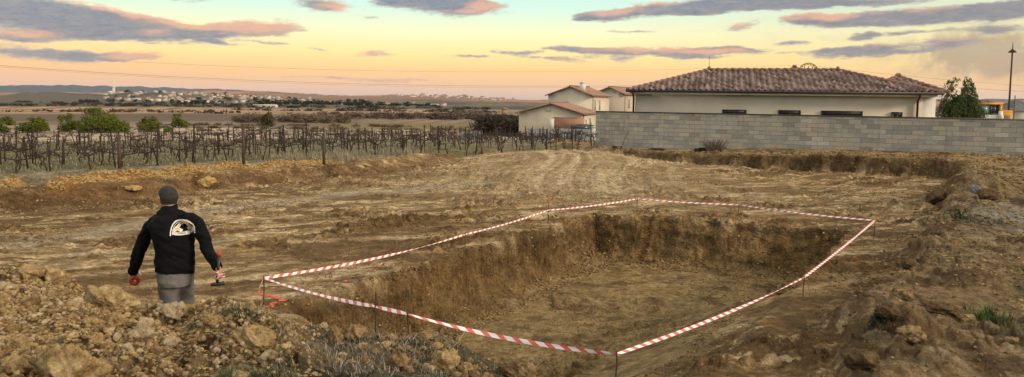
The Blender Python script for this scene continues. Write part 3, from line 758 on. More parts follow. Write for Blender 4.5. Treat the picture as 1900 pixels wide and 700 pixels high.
def window_part(root, c, U, w_, h_, N, frame=None, depth=.06, pane=None, cross=True):
    """c centre of the opening on the wall plane, N outward"""
    rz = math.atan2(U.y, U.x)
    mb = MB(); t = .06
    def bx(du, dz, su, sz, off, th, mbx): 
        p = c + U * du + Vector((0, 0, dz)) + N * off; mbx.box(tuple(p), (su, th, sz), rz=rz)
    bx(0, h_ / 2 - t / 2, w_, t, .035, .07, mb); bx(0, -h_ / 2 + t / 2, w_, t, .035, .07, mb)
    bx(-w_ / 2 + t / 2, 0, t, h_ - 2 * t, .035, .07, mb); bx(w_ / 2 - t / 2, 0, t, h_ - 2 * t, .035, .07, mb)
    if cross: bx(0, 0, t * .8, h_ - 2 * t, .035, .06, mb)
    o = mb.build('window', frame or M['dark'], root)
    p = MB(); bx(0, 0, w_ - 2 * t, h_ - 2 * t, .012, .02, p); p.build('pane', pane or M['glass'], o)
    return o

# main long bungalow ----------------------------------------------------------
def main_house():
    E0 = P(1163, 171.5, 42.0); E1 = P(1748, 174, 37.8)
    ez = 3.12; O = Vector((E0.x, E0.y, ez)); U = Vector((E1.x - E0.x, E1.y - E0.y, 0)); W = U.length; U.normalize(); Bk = Vector((-U.y, U.x, 0)); N = -Bk
    root = empty('bungalow', (O.x, O.y, .3), 'long pale bungalow with hipped weathered tile roof behind the block wall', 'house')
    o = Vector((0, 0, ez - .3))
    D = 8.6
    rf, R1, R2 = hip_roof(o, U, W, D, 1.28, root, M['tiles'])
    # walls
    mb = MB(); rz = math.atan2(U.y, U.x); wl = W - 1.15; c = o + U * (.42 + wl / 2) + Bk * (.5 + (D - 1) / 2)
    zt = ez - .3 - .14
    mb.box((c.x, c.y, zt / 2), (wl, D - 1.0, zt), rz=rz); mb.build('wall', M['render'], root)
    # fascia and gutter along front, right
    mb = MB(); f = o + U * (W / 2) + Bk * .30; mb.box((f.x, f.y, zt + .06), (W - .3, .36, .13), rz=rz); mb.build('fascia', M['whitep'], root)
    g = MB(); g.tube([o + Vector((0, 0, .03)) + N * .05, o + U * W + N * .05 + Vector((0, 0, .03))], .075, 8)
    g.tube([o + U * W + N * .05 + Vector((0, 0, .03)), o + U * (W + .02) + Bk * D + Vector((0, 0, .03))], .075, 8)
    g.tube([o + Vector((0, 0, .03)) + N * .05, o + Bk * D + Vector((0, 0, .03))], .075, 8); g.build('gutter', M['dark'], root)
    for s in (.34, W - .98):
        d_ = MB(); p = o + U * s + N * .02; q = o + U * s + Bk * .42
        d_.tube([p, p + Vector((0, 0, -.12)), q + Vector((0, 0, -.35)), Vector((q.x, q.y, .02))], .055, 8); d_.build('downpipe', M['dark'], root)
    # windows: shuttered slots that show just over the wall
    for a, b, zt_ in ((1340, 1385, 203.5), (1444, 1486, 204.5), (1524, 1601, 206), (1655, 1675, 208)):
        def atw(px):
            v = ray(px, 200); # meet the wall plane
            A = Vector((O.x, O.y, 0)) + Bk * .5; t = (A - Vector((0, 0, 0))).dot(N) / Vector((v.x, v.y, 0)).dot(N)
            return Vector((v.x * t, v.y * t, 0)), v.y * t
        pa, da = atw(a); pb, db = atw(b); top = P((a + b) / 2, zt_, (da + db) / 2).z
        wd_ = (pb - pa).length; h_ = .62 if wd_ < 1.0 else (2.0 if wd_ > 2 else 1.1)
        c = (pa + pb) / 2 - Vector((O.x, O.y, 0)); c.z = top - .3 - h_ / 2
        window_part(root, c, U, wd_, h_, N)
        sh = MB(); q = c + Vector((0, 0, h_ / 2 - .12)) + N * .045; sh.box(tuple(q), (wd_ - .1, .03, .2), rz=rz); sh.build('shutter_box', M['dark'], root)
    # wing standing on the right, its roof a little lower
    wo = o + U * (W - 1.2) + Bk * 1.3 + Vector((0, 0, .02))
    V, UV, Fq = [], [], []
    rf2, a1, a2 = hip_roof(o + U * (W - 3.2) + Bk * .9 + Vector((0, 0, .02)), U, 3.75, 5.2, .86, root, M['tiles'])
    mb = MB(); c = o + U * (W - 1.25 + .62) + Bk * 3.0; mb.box((c.x, c.y, zt / 2), (1.32, 3.6, zt), rz=rz); mb.build('porch_wall', M['whitep'], root)
    # back wing roof rising behind the ridge
    hip_roof(o + U * (W * .40) + Bk * 6.2 + Vector((0, 0, .02)), U, 6.6, 8.4, 1.62, root, M['tiles'])
    mb = MB(); c = o + U * (W * .40 + 3.3) + Bk * 10.4; mb.box((c.x, c.y, zt / 2), (5.6, 7.4, zt), rz=rz); mb.build('back_wing_wall', M['render'], root)
    an = MB(); p = R1 + Vector((0, 0, .15)); an.tube([p, p + Vector((0, 0, .75))], .012, 5); an.build('aerial', M['dark'], root)
    return root
main_house()

# smaller houses to the left ---------------------------------------------------
def gable_house(name, label, L0, L1, yaw_depth, eave_z, apex_z, base_z, wallm, tilem, over=.35, side_windows=(), chimney=None, seg=6):
    """front gable end seen between points L0 and L1 (eave ends); house runs back yaw_depth"""
    U = Vector((L1[0] - L0[0], L1[1] - L0[1], 0)); W = U.length; U.normalize(); Bk = Vector((-U.y, U.x, 0)); Z = Vector((0, 0, 1)); N = -Bk
    root = empty(name, (L0[0], L0[1], base_z), label, 'house')
    ez = eave_z - base_z; az_ = apex_z - base_z; D = yaw_depth; half = W / 2
    # roof: two slopes whose ridge runs back
    V, UV, Fq = [], [], []; rise = az_ - ez; Ls = math.hypot(half, rise)
    roof_face(V, UV, Fq, Vector((0, 0, ez)) + Bk * (D + over) , -Bk, D + 2 * over, (U * half + Z * rise) / Ls, Ls, 0, 0, .34, amp=.045, seg=seg)
    roof_face(V, UV, Fq, U * W + Vector((0, 0, ez)) - Bk * over, Bk, D + 2 * over, (-U * half + Z * rise) / Ls, Ls, 0, 0, .34, amp=.045, seg=seg)
    rf = link('roof', mesh_np('roof', V, Fq, tilem, True, uv=UV), root)
    mb = MB(); r0 = U * half + Z * (az_ + .12) - Bk * over; mb.tube([r0, r0 + Bk * (D + 2 * over)], .12, 8); mb.build('ridge_tile', M['ridge'], rf)
    for s in (0, 1):
        mb = MB(); e = (Vector((0, 0, ez)) if s == 0 else U * W + Z * ez) - Bk * over; mb.tube([e + Z * .02, U * half + Z * (az_ + .05) - Bk * over], .07, 6); mb.build('verge', M['ridge'], rf)
    # body: pentagonal prism
    i0 = over; mb = MB(); k = rise / half
    poly = [U * i0, U * (W - i0), U * (W - i0) + Z * (ez + k * i0 - .06), U * half + Z * (az_ - .06), U * i0 + Z * (ez + k * i0 - .06)]
    mb.prism([tuple(p) for p in poly], (0, 0, 0), tuple(Bk * D)); mb.build('wall', wallm, root)
    g = MB(); g.tube([U * W + Z * (ez + .02) - Bk * over, U * W + Z * (ez + .02) + Bk * (D + over)], .07, 6)
    g.build('gutter', M['ridge'], root)
    d_ = MB(); q = U * (W - i0 + .05) - Bk * -.1; d_.tube([q + Z * (ez), q], .05, 6); d_.build('downpipe', M['ridge'], root)
    for s, w_, zc, h_ in side_windows:
        c = U * (W - i0) + Bk * s + Z * zc; window_part(root, c, Bk, w_, h_, U, frame=M['whitep'], pane=M['glass'])
    if chimney:
        cu, cb, h_ = chimney; p = U * (half + cu) + Bk * cb; zb = az_ - abs(cu) * k
        mb = MB(); mb.box((p.x, p.y, zb + h_ / 2 - .2), (.7, .6, h_ + .2), rz=math.atan2(U.y, U.x)); ch = mb.build('chimney', M['whitep'], rf)
        mb = MB(); mb.box((p.x, p.y, zb + h_ - .04), (.84, .74, .09), rz=math.atan2(U.y, U.x)); mb.tube([(p.x, p.y, zb + h_), (p.x, p.y, zb + h_ + .3)], .12, 8); mb.build('chimney_cap', M['whitep'], ch)
    return root, U, Bk, W
a = P(957, 211, 80); b = P(1088, 212, 78)
h1, U, Bk, W = gable_house('garden_house', 'low cream gabled house with peach panel nearest the vineyard', (a.x, a.y), (b.x, b.y), 9, 1.05, 2.12, -1.6, M['render2'], M['tiles2'], side_windows=((1.6, 1.0, 1.5, 1.3), (4.2, 1.2, 1.3, 1.9)))
mb = MB(); c = U * (W * .76) - Bk * .03; mb.box((c.x, c.y, 1.78), (W * .42, .05, 1.15), rz=math.atan2(U.y, U.x)); mb.build('peach_panel', M['render3'], h1)
mb = MB(); c = U * (W * .51) - Bk * .04; mb.box((c.x, c.y, 1.62), (.62, .06, 1.1), rz=math.atan2(U.y, U.x)); mb.build('door', M['whitep'], h1)
mb = MB(); c = U * (W * .47) - Bk * .02; mb.box((c.x, c.y, 3.15), (.55, .05, .5), rz=math.atan2(U.y, U.x)); mb.build('gable_vent', M['render'], h1)
a = P(1013, 179, 107); b = P(1104, 180, 104.3)
h2, U, Bk, W = gable_house('two_storey_house', 'taller two storey cream house with white chimney, partly hidden by the low gabled house', (a.x, a.y), (b.x, b.y), 9, 3.05, 4.35, -2.2, M['render'], M['tiles2'], side_windows=((1.2, .8, 4.0, 1.6), (3.6, .8, 4.0, 1.6)), chimney=(1.2, 2.0, 1.1))
a = P(1099, 172, 121); b = P(1163, 176, 118.3)
h3, U, Bk, W = gable_house('terraced_house', 'dusky beige gabled house between the white chimney and the bungalow', (a.x, a.y), (b.x, b.y), 10, 3.4, 4.55, -2.2, M['plaster'], M['tiles2'], side_windows=((2.0, .8, 4.2, 1.6),))
a = P(1095, 163, 131); b = P(1168, 163, 127)
# cross roof joining the two storey houses
root = empty('long_roofed_house', (a.x, a.y, -2.2), 'far house whose long ridge shows between the chimney and the bungalow', 'house')
U = Vector((b.x - a.x, b.y - a.y, 0)); W = U.length; U.normalize()
hip_roof(Vector((0, 0, 5.1)), U, W, 8, 1.15, root, M['tiles2'], gable=True, seg=5)
mb = MB(); c = U * (W / 2) + Vector((-U.y, U.x, 0)) * 4; mb.box((c.x, c.y, 2.5), (W - .8, 7.2, 5.0), rz=math.atan2(U.y, U.x)); mb.build('wall', M['plaster'], root)
# low garden wall and gate post before the cream house
a = P(976, 240, 70); b = P(1101, 240, 70)
M['block2'] = block_mat('pale_blocks', (.27, .29, .30), (.20, .22, .235), (.18, .19, .2))
block_wall('garden_wall', a.xy, b.xy, -1.6, -.12, .2, 'low blue grey block wall in front of the cream gabled house', 'wall', cap=False, m_=M['block2'])
mb = MB(); p = P(1103, 236, 69); mb.box((0, 0, .9), (.45, .45, 1.8)); mb.box((0, 0, 1.83), (.55, .55, .08)); tag(mb.build('gate_post', M['whitep'], loc=(p.x, p.y, -1.7)), 'white gate post at the end of the low garden wall', 'gate post')
# fenced pale troughs / cold frames left of the house
for k, (pa, pb, py, d, hh, mm, lab) in enumerate(((855, 895, 250, 66, .75, 'block2', 'low blue grey block enclosure beyond the vines, left of the dark thicket'), (934, 962, 250, 64, .35, 'whitep', 'low white bench wall beside the cream house'))):
    a = P(pa, py, d); b = P(pb, py, d); g_ = min(a.z, -1.0)
    block_wall('low_wall', a.xy, b.xy, g_ - .3, g_ + hh, .3, lab, 'wall', cap=(k == 0), m_=M[mm])
    

# parked dark car by the cream house: only its roof rises over the low wall
def car(loc, rz):
    root = empty('parked_car', loc, 'dark parked car whose roof shows over the low garden wall', 'car', rz=rz)
    prof = [(-2.1, .35), (2.1, .35), (2.12, .75), (1.95, .9), (1.1, .98), (.45, 1.42), (-.9, 1.48), (-1.6, 1.32), (-2.0, 1.0), (-2.12, .8)]
    mb = MB(); mb.prism([(x, -.85, z) for x, z in prof], (0, 0, 0), (0, 1.7, 0)); b = mb.build('body', M['dark'], root)
    mod = b.modifiers.new('b', 'BEVEL'); mod.width = .08; mod.segments = 3
    for s in (-1, 1):
        mb = MB(); mb.prism([(x, s * .862, z) for x, z in [(-1.5, 1.0), (.95, 1.0), (.4, 1.36), (-.9, 1.42), (-1.4, 1.28)]], (0, 0, 0), (0, s * .006, 0)); mb.build('side_window', M['glass'], root)
        for x in (-1.3, 1.3):
            mb = MB(); mb.tube([(x, s * .7, .33), (x, s * .9, .33)], .33, 16); wv_ = mb.build('wheel', M['dark'], root)
            mb = MB(); mb.tube([(x, s * .9, .33), (x, s * .912, .33)], .2, 12); mb.build('rim', M['whitep'], wv_)
        mb = MB(); mb.box((2.1, s * .6, .72), (.06, .34, .14)); mb.build('headlight', M['whitep'], root)
p = P(1088, 236, 74); car((p.x, p.y, -1.25), .15)

# ------------------------------------------------------------------ things beyond the wall on the right
def street_lamp():
    b = P(1871, 216, 62); t = P(1879.5, 78, 62)
    root = empty('street_lamp', (b.x, b.y, -.4), 'tall thin street lamp with a small disc head and spike beyond the wall', 'street lamp')
    H = t.z + .4; hz = P(1878, 97, 62).z + .4
    mb = MB(); mb.tube([(0, 0, 0), (0, 0, .8), (0, 0, hz)], [.11, .085, .055], 10); mb.build('pole', M['rust'], root)
    mb = MB(); mb.tube([(0, 0, hz), (0, 0, H)], [.05, .015], 8); mb.build('spike', M['rust'], root)
    mb = MB(); mb.tube([(0, 0, hz - .03), (0, 0, hz), (0, 0, hz + .14), (0, 0, hz + .24)], [.30, .315, .18, .05], 20); mb.build('lamp_head', M['rust'], root)
street_lamp()
p = P(1881, 218, 75); mb = MB(); mb.tube([(0, 0, 0), (0, 0, P(1881, 177, 75).z + .5)], .045, 6); tag(mb.build('thin_mast', M['iron'], loc=(p.x, p.y, -.5)), 'thin short mast right of the street lamp', 'mast')
def digger():
    c = P(1838, 214, 56); root = empty('digger', (c.x, c.y, -.5), 'yellow construction machine with dark glazed cab beyond the wall', 'digger', rz=R(-6))
    s = 56 / F; z0 = P(1838, 214, 56).z + .5      # metres per photo px
    def zz(py): return P(1838, py, 56).z + .5
    def xx(px): return (px - 1838) * s * .98
    # tracks and undercarriage
    for q in (-1, 1):
        mb = MB(); mb.loft([((-1.5, q * .9 - .22, .42), (.0, 0, .42), (.42, 0, 0)), ((-1.5, q * .9 + .22, .42), (0, 0, .42), (.42, 0, 0))], 16)
        mb.box((0, q * .9, .42), (3.0, .44, .84)); mb.loft([((1.5, q * .9 - .22, .42), (0, 0, .42), (.42, 0, 0)), ((1.5, q * .9 + .22, .42), (0, 0, .42), (.42, 0, 0))], 16); mb.build('track', M['dark'], root)
    mb = MB(); mb.box((0, 0, .75), (1.6, 1.5, .4)); mb.build('undercarriage', M['iron'], root)
    mb = MB(); zb = zz(213); mb.box((xx(1826), 0, (zb + .95) / 2), (1.9, 1.9, zb - .95)); o = mb.build('engine_deck', M['whitep'], root); m_ = o.modifiers.new('b', 'BEVEL'); m_.width = .05
    # cab
    x0, x1, za, zt = xx(1806), xx(1842), zz(213), zz(194); y0, y1 = -.75, .75
    mb = MB(); cx = (x0 + x1) / 2
    for xq in (x0, x1 - .03, x0 + (x1 - x0) * .62):
        for yq in (y0, y1): mb.box((xq, yq, (za + zt) / 2), (.11, .1, zt - za))
    mb.box((cx, 0, za + .05), (x1 - x0, 1.6, .12)); mb.build('cab_frame', M['dark'], root)
    mb = MB(); mb.box((cx + .05, 0, zt + .06), (x1 - x0 + .3, 1.75, .14)); mb.box((x1 + .12, -.2, (za + zt) / 2 + .03), (.15, 1.3, zt - za + .1)); o = mb.build('cab_roof', M['yellow'], root)
    w1 = (x1 - x0) * .62
    for yq in (y0 + .01, y1 - .01): mb = MB(); mb.box((x0 + w1 / 2, yq, (za + zt) / 2), (w1 - .12, .03, zt - za - .1)); mb.build('cab_window', M['paleglass'], root)
    mb = MB(); mb.box((x0 + w1 + (x1 - x0 - w1) / 2, y0 + .01, (za + zt) / 2), (x1 - x0 - w1 - .12, .03, zt - za - .1)); mb.build('cab_door', M['glass'], root)
    mb = MB(); mb.box((cx - .2, .1, za + .3), (.5, .5, .6)); mb.build('seat', M['dark'], root)
    # counterweight
    mb = MB(); x2, x3 = xx(1848), xx(1865); z3 = zz(204.5); mb.box(((x2 + x3) / 2, 0, (z3 + .9) / 2), (x3 - x2, 1.9, z3 - .9)); o = mb.build('counterweight', M['yellow'], root); m_ = o.modifiers.new('b', 'BEVEL'); m_.width = .07; m_.segments = 2
    mb = MB(); mb.box(((x2 + x3) / 2 - .05, -.956, (z3 + .9) / 2), ((x3 - x2) * .6, .02, (z3 - .9) * .6)); mb.build('grille', M['ridge'], root)
    mb = MB(); mb.tube([(xx(1857), 0, z3), (xx(1857), 0, z3 + .22)], .05, 8); mb.build('exhaust', M['dark'], root)
    mb = MB(); za_ = zz(206); mb.box((xx(1841.5), -1.1, (zz(222) + za_) / 2), (.22, .22, za_ - zz(222))); mb.build('white_post_guard', M['whitep'], root)
    # folded boom in front, hidden behind the tree
    mb = MB(); mb.prism([(x0 - .3, .2, 1.2), (x0 - 1.6, .2, 2.3), (x0 - 2.6, .2, 1.6), (x0 - 2.5, .2, 1.35), (x0 - 1.6, .2, 2.0), (x0 - .3, .2, .9)], (0, 0, 0), (0, .3, 0)); mb.build('boom', M['yellow'], root)
digger()
a = P(1774, 207, 92); b = P(1886, 208, 92)
root = empty('brown_roofed_house', (a.x, a.y, -.6), 'low house with brown hipped roof behind the yellow machine', 'house')
U = Vector((b.x - a.x, b.y - a.y, 0)); W = U.length; U.normalize(); ez = P(1830, 207, 92).z + .6
hip_roof(Vector((0, 0, ez)), U, W, 4.4, 1.25, root, M['tiles'], seg=5)
mb = MB(); c = U * (W / 2) + Vector((-U.y, U.x, 0)) * 2.2; mb.box((c.x, c.y, ez / 2 - .03), (W - .8, 3.6, ez - .06), rz=math.atan2(U.y, U.x)); mb.build('wall', M['render'], root)
a = P(1880, 206, 100); b = P(1935, 207, 100)
root = empty('blue_roofed_house', (a.x, a.y, -.6), 'house with blue grey roof at the far right behind the lamp', 'house')
U = Vector((b.x - a.x, b.y - a.y, 0)); W = U.length; U.normalize(); ez = P(1900, 206, 100).z + .6
M['slate'] = tile_mat('blue_grey_tiles', [(.14, .16, .18), (.20, .225, .25)])
hip_roof(Vector((0, 0, ez)), U, W, 5, 1.3, root, M['slate'], seg=4)
mb = MB(); c = U * (W / 2) + Vector((-U.y, U.x, 0)) * 2.5; mb.box((c.x, c.y, ez / 2 - .03), (W - .8, 4.2, ez - .06), rz=math.atan2(U.y, U.x)); mb.build('wall', M['render'], root)

# pylon with an arched lattice head, far behind the bungalow -------------------------
def pylon():
    d = 240; c = P(1500, 128, d); root = empty('lattice_pylon', (c.x, c.y, -3), 'lattice pylon whose arched head rises over the bungalow ridge', 'pylon')
    s = d / F
    mb = MB(); zt = P(1500, 117.5, d).z + 3; zb = P(1500, 128, d).z + 3; w_ = 18 * s
    arc = [(w_ * math.cos(t), 0, zb - 1.0 + (zt - zb + 1.0) * math.sin(t)) for t in np.linspace(0, math.pi, 19)]
    arc2 = [(w_ * .86 * math.cos(t), 0, zb - 1.0 + (zt - zb + .55) * math.sin(t)) for t in np.linspace(0, math.pi, 19)]
    mb.tube(arc, .13, 5)
    for i in range(2, 17, 1): mb.tube([arc[i], arc2[i + (1 if i % 2 else -1)]], .06, 4)
    mb.tube(arc2, .07, 5)
    mb.build('arched_head', M['iron'], root)
    mb = MB()
    for q in (-1, 1):
        mb.tube([(q * w_ * .42, 0, zt - 1.0), (q * w_ * .36, 0, zb - 2.5), (q * 2.2, 0, zb - 8), (q * 2.6, q, 0)], .12, 5)
    for k in range(9):
        z0, z1 = zb - 3 - k, zb - 4 - k
        if z1 < 0: break
        mb.tube([(-2.0, 0, z0), (2.0, 0, z1)], .07, 4); mb.tube([(2.0, 0, z0), (-2.0, 0, z1)], .07, 4)
    mb.tube([(-2.0, 0, zb - 2.5), (2.0, 0, zb - 2.5)], .08, 4)
    mb.build('lattice_mast', M['iron'], root)
    for q in (-.42, 0, .42): mb = MB(); mb.tube([(q * w_, 0, zt - 1.0), (q * w_, 0, zt - 1.7)], .12, 6); mb.build('insulator', M['iron'], root)
pylon()
# overhead wires -------------------------------------------------------------------
def wire(pts, rad, label):
    V = [P(*p) for p in pts]
    # smooth the sag through the given points
    xs = np.linspace(0, len(V) - 1, 60); arr = np.array([tuple(v) for v in V]); ks = np.arange(len(V))
    out = [tuple(np.interp(x, ks, arr[:, j]) for j in range(3)) for x in xs]
    o_ = Vector(out[0]); mb = MB(); mb.tube([Vector(p) - o_ for p in out], rad, 5)
    tag(mb.build('overhead_wire', M['iron'], loc=tuple(o_)), label, 'wire', 'overhead power lines')
def sag(a, b, d0, d1, s, n=9):
    out = []
    for i in range(n):
        t = i / (n - 1); out.append((a[0] + (b[0] - a[0]) * t, a[1] + (b[1] - a[1]) * t + s * 4 * t * (1 - t), d0 + (d1 - d0) * t))
    return out
wire(sag((-40, 119), (1300, 157), 110, 190, 17), .020, 'lower overhead wire sagging across the sky over the vineyard and hills')
wire(sag((-40, 121.5), (1300, 160), 112, 192, 17), .012, 'faint second wire just under the lower overhead wire')
wire(sag((250, 115), (1500, 120), 150, 240, 16), .017, 'upper faint overhead wire running to the pylon')
wire(sag((1500, 121), (2000, 166), 240, 180, 4), .018, 'wire falling from the pylon to the right over the bungalow')
wire(sag((1500, 123), (2000, 172), 240, 170, 12), .024, 'lowest wire right of the bungalow over the green tree')

# ------------------------------------------------------------------ vineyard
def vine_mesh(seed):
    r = random.Random(seed); mb = MB(); h = r.uniform(.42, .6)
    x = y = 0; pts = [(0, 0, -.1)]
    for k in range(1, 6): x += r.uniform(-.05, .05); y += r.uniform(-.05, .05); pts.append((x, y, h * k / 5))
    mb.tube(pts, [.036, .028, .023, .021, .026, .031], 6)
    top = Vector(pts[-1])
    for s in (-1, 1):
        if r.random() < .12: continue
        p = top.copy(); arm = [tuple(p)]; L = r.uniform(.3, .6)
        for k in range(4):
            p = p + Vector((s * L / 4, r.uniform(-.03, .03), r.uniform(-.02, .06))); arm.append(tuple(p))
        mb.tube(arm, [.026, .023, .02, .018, .014], 5)
        for k in range(1, 5):
            for q in range(r.choice((1, 2, 2))):
                b = Vector(arm[k]); c = b + Vector((r.uniform(-.06, .06), r.uniform(-.05, .05), r.uniform(.05, .11)))
                e = c + Vector((r.uniform(-.12, .12), r.uniform(-.10, .10), r.uniform(.02, .18) if r.random() < .5 else r.uniform(.0, .05)))
                mb.tube([b, c, e], [.016, .012, .006], 4)
    return mb.mesh('grapevine', M['vine'], True)
VM = [vine_mesh(i) for i in range(9)]
def stake_mesh(seed, h):
    r = random.Random(seed); mb = MB(); a = .028 if seed % 2 else .036
    mb.box((0, 0, h / 2 - .15), (a, a * .5, h + .3)); mb.box((0, a * .4, h / 2 - .15), (a * .3, a, h + .296))
    return mb.mesh('vine_stake', M['rust'])
SM = [stake_mesh(i, (1.05, .95, 1.15, .88, 1.2)[i]) for i in range(5)]
rr_ = random.Random(11); nv = ns = 0
rowang = math.atan2(VD[1], VD[0])
cand_v, cand_s = [], []
for row in range(12):
    base = V0 + VN * (row * 2.2 + .15)
    step = 1.1 if row < 4 else 1.25
    t = -14.0 - row * 2
    while t < 50:
        q = base + VD * t; t += step * rr_.uniform(.8, 1.2)
        if q[1] < 10 or abs(q[0] / q[1]) > .74: continue
        if q[0] > 4.6: continue
        cand_v.append((q[0] + rr_.uniform(-.1, .1), q[1] + rr_.uniform(-.1, .1), row))
    t = -14.0 - row * 2 + rr_.uniform(0, 2)
    gap = (1.9, 1.7, 1.5, 1.5, 1.4, 1.4, 1.4, 1.3, 1.3, 1.3, 1.2, 1.2)[row]
    while t < 50:
        q = base + VD * t; t += gap * rr_.uniform(.55, 1.4)
        if q[1] < 10 or abs(q[0] / q[1]) > .74 or q[0] > 4.6: continue
        cand_s.append((q[0], q[1], row))
    ends = [base + VD * tt for tt in (-13, 27)]
cand_v.sort(key=lambda c: c[1]); rest_v = cand_v[298:]; cand_v = cand_v[:298]; cand_s.sort(key=lambda c: c[1]); rest_s = cand_s[290:]; cand_s = cand_s[:290]
hv = hgts([c[0] for c in cand_v], [c[1] for c in cand_v]); hs_ = hgts([c[0] for c in cand_s], [c[1] for c in cand_s])
for (x, y, row), h in zip(cand_v, hv):
    o = link('grapevine', rr_.choice(VM), None, (x, y, h), (rr_.uniform(-.12, .12), rr_.uniform(-.12, .12), rowang + rr_.choice((0, math.pi)) + rr_.uniform(-.3, .3)), (rr_.uniform(.75, 1.1), rr_.uniform(.75, 1.1), rr_.uniform(.7, 1.1) * (1.05, .95, .85, .8)[min(row, 3)]))
    tag(o, 'bare gnarled grapevine with short pruned arms in the vineyard rows', 'grapevine', 'bare vines standing in the vineyard rows')
for (x, y, row), h in zip(cand_s, hs_):
    lean = rr_.gauss(0, .05) if rr_.random() > .1 else rr_.uniform(-.35, .35)
    o = link('vine_stake', rr_.choice(SM), None, (x, y, h), (rr_.gauss(0, .04), lean, rr_.uniform(0, 3)), (1.15, 1.15, rr_.uniform(.85, 1.12) * (1.05, .95, .85, .78)[min(row, 3)]))
    tag(o, 'thin rusty brown steel stake standing among the bare grapevines', 'stake', 'steel stakes of the vineyard')
def far_rows(name, label, cands, meshes, zs):
    Vs, F3, F4, off = [], {}, {}, 0
    hh = hgts([c[0] for c in cands], [c[1] for c in cands]); acc = {}
    for (x, y, row), h in zip(cands, hh):
        me = rr_.choice(meshes); V = np.empty(len(me.vertices) * 3, np.float32); me.vertices.foreach_get('co', V); V = V.reshape(-1, 3).astype(float)
        a = rowang + rr_.choice((0, math.pi)) + rr_.uniform(-.3, .3); c_, s_ = math.cos(a), math.sin(a); k = rr_.uniform(.8, 1.1)
        V = V * np.array([1, 1, k * zs]) @ np.array([[c_, s_, 0], [-s_, c_, 0], [0, 0, 1]]) + np.array([x, y, h]); Vs.append(V)
        for p in me.polygons: acc.setdefault(len(p.vertices), []).append(tuple(i + off for i in p.vertices))
        off += len(V)
    tag(link(name, mesh_np(name, np.concatenate(Vs), [np.array(v) for v in acc.values()], meshes[0].materials[0], True)), label, name.replace('_', ' '), kind='stuff')
if rest_v: far_rows('distant_vines', 'bare vines massed in the farthest rows of the vineyard', rest_v, VM, .75)
if rest_s: far_rows('distant_stakes', 'thin stakes massed in the farthest rows of the vineyard', rest_s, SM, .74)
for (px_, py_, hh_) in ((452, 305, 1.5), (222, 314, 1.25), (601, 307, 1.25)):
    g = G(px_, py_); mb = MB(); mb.tube([(0, 0, -.2), (0, 0, hh_ - .25)], .05, 7); lab = {452: 'thickest vineyard post, dark and wooden, left of the middle of the vines', 222: 'stout dark post near the yellow spoil ridge', 601: 'stout dark post at the front of the vines beside pale grass'}[px_]
    tag(mb.build('wooden_post', M['iron'], loc=tuple(g)), lab, 'post')
for row in range(12):
    base = V0 + VN * (row * 2.2 + .15)
    pts = [base + VD * t for t in np.linspace(-14, 27, 42)]; pts = [p for p in pts if p[1] > 10 and abs(p[0] / p[1]) < .8 and p[0] < 4.6]
    hz = hgts([p[0] for p in pts], [p[1] for p in pts]); o0 = Vector((pts[0][0], pts[0][1], hz[0]))
    mb = MB(); mb.tube([Vector((p[0], p[1], h + .58 + rr_.uniform(-.01, .01))) - o0 for p, h in zip(pts, hz)], .005, 4)
    tag(mb.build('trellis_wire', M['iron'], loc=tuple(o0)), 'thin wire strung low along a row of vines', 'wire', 'trellis wires of the vineyard')

# ------------------------------------------------------------------ trees
def leaf_cloud(rng, centres, radii, n, size, col, colvar=.25, droop=0, flat=.5, shell=.55):
    """many small leaf quads through the volume of several lobes -> V, F, tint"""
    centres = np.asarray(centres, float); radii = np.asarray(radii, float)
    wts = (radii.prod(1)); wts = wts / wts.sum()
    idx = rng.choice(len(centres), n, p=wts)
    d = rng.normal(size=(n, 3)); d /= np.linalg.norm(d, axis=1)[:, None]
    rad = shell + (1 - shell) * rng.random(n) ** .5; rad *= .8 + .35 * rng.random(n)
    c = centres[idx] + d * radii[idx] * rad[:, None]
    ax = rng.normal(size=(n, 3)); ax[:, 2] = ax[:, 2] * (.6) - droop; ax /= np.linalg.norm(ax, axis=1)[:, None]
    bx = np.cross(ax, rng.normal(size=(n, 3))); bx /= np.linalg.norm(bx, axis=1)[:, None]
    s = size * (.6 + .8 * rng.random(n))[:, None]
    V = np.stack([c - ax * s - bx * s * .2, c - ax * s * .1 - bx * s * flat, c + ax * s, c - ax * s * .1 + bx * s * flat], 1).reshape(-1, 3)
    Fq = np.arange(4 * n).reshape(-1, 4)
    lobe = rng.uniform(1 - colvar, 1 + colvar, len(centres))[idx]
    k = (lobe * rng.uniform(.75, 1.25, n))[:, None]; tint = np.repeat(np.array(col)[None] * k, 4, 0)
    return V, Fq, tint
def lobes(rng, w_, h_, z0, n=9, r=.42):
    out, rad = [], []
    for i in range(n):
        t = rng.random() ** 1.2; a = rng.random() * 6.28; q = math.sqrt(rng.random()) * (1 - .6 * t)
        out.append((w_ * .5 * q * math.cos(a), w_ * .5 * q * math.sin(a), z0 + h_ * (.12 + .76 * t)))
        rr2 = r * (1.15 - .6 * t) * rng.uniform(.7, 1.1); rad.append((w_ * .5 * rr2, w_ * .5 * rr2, h_ * .5 * rr2))
    return out, rad
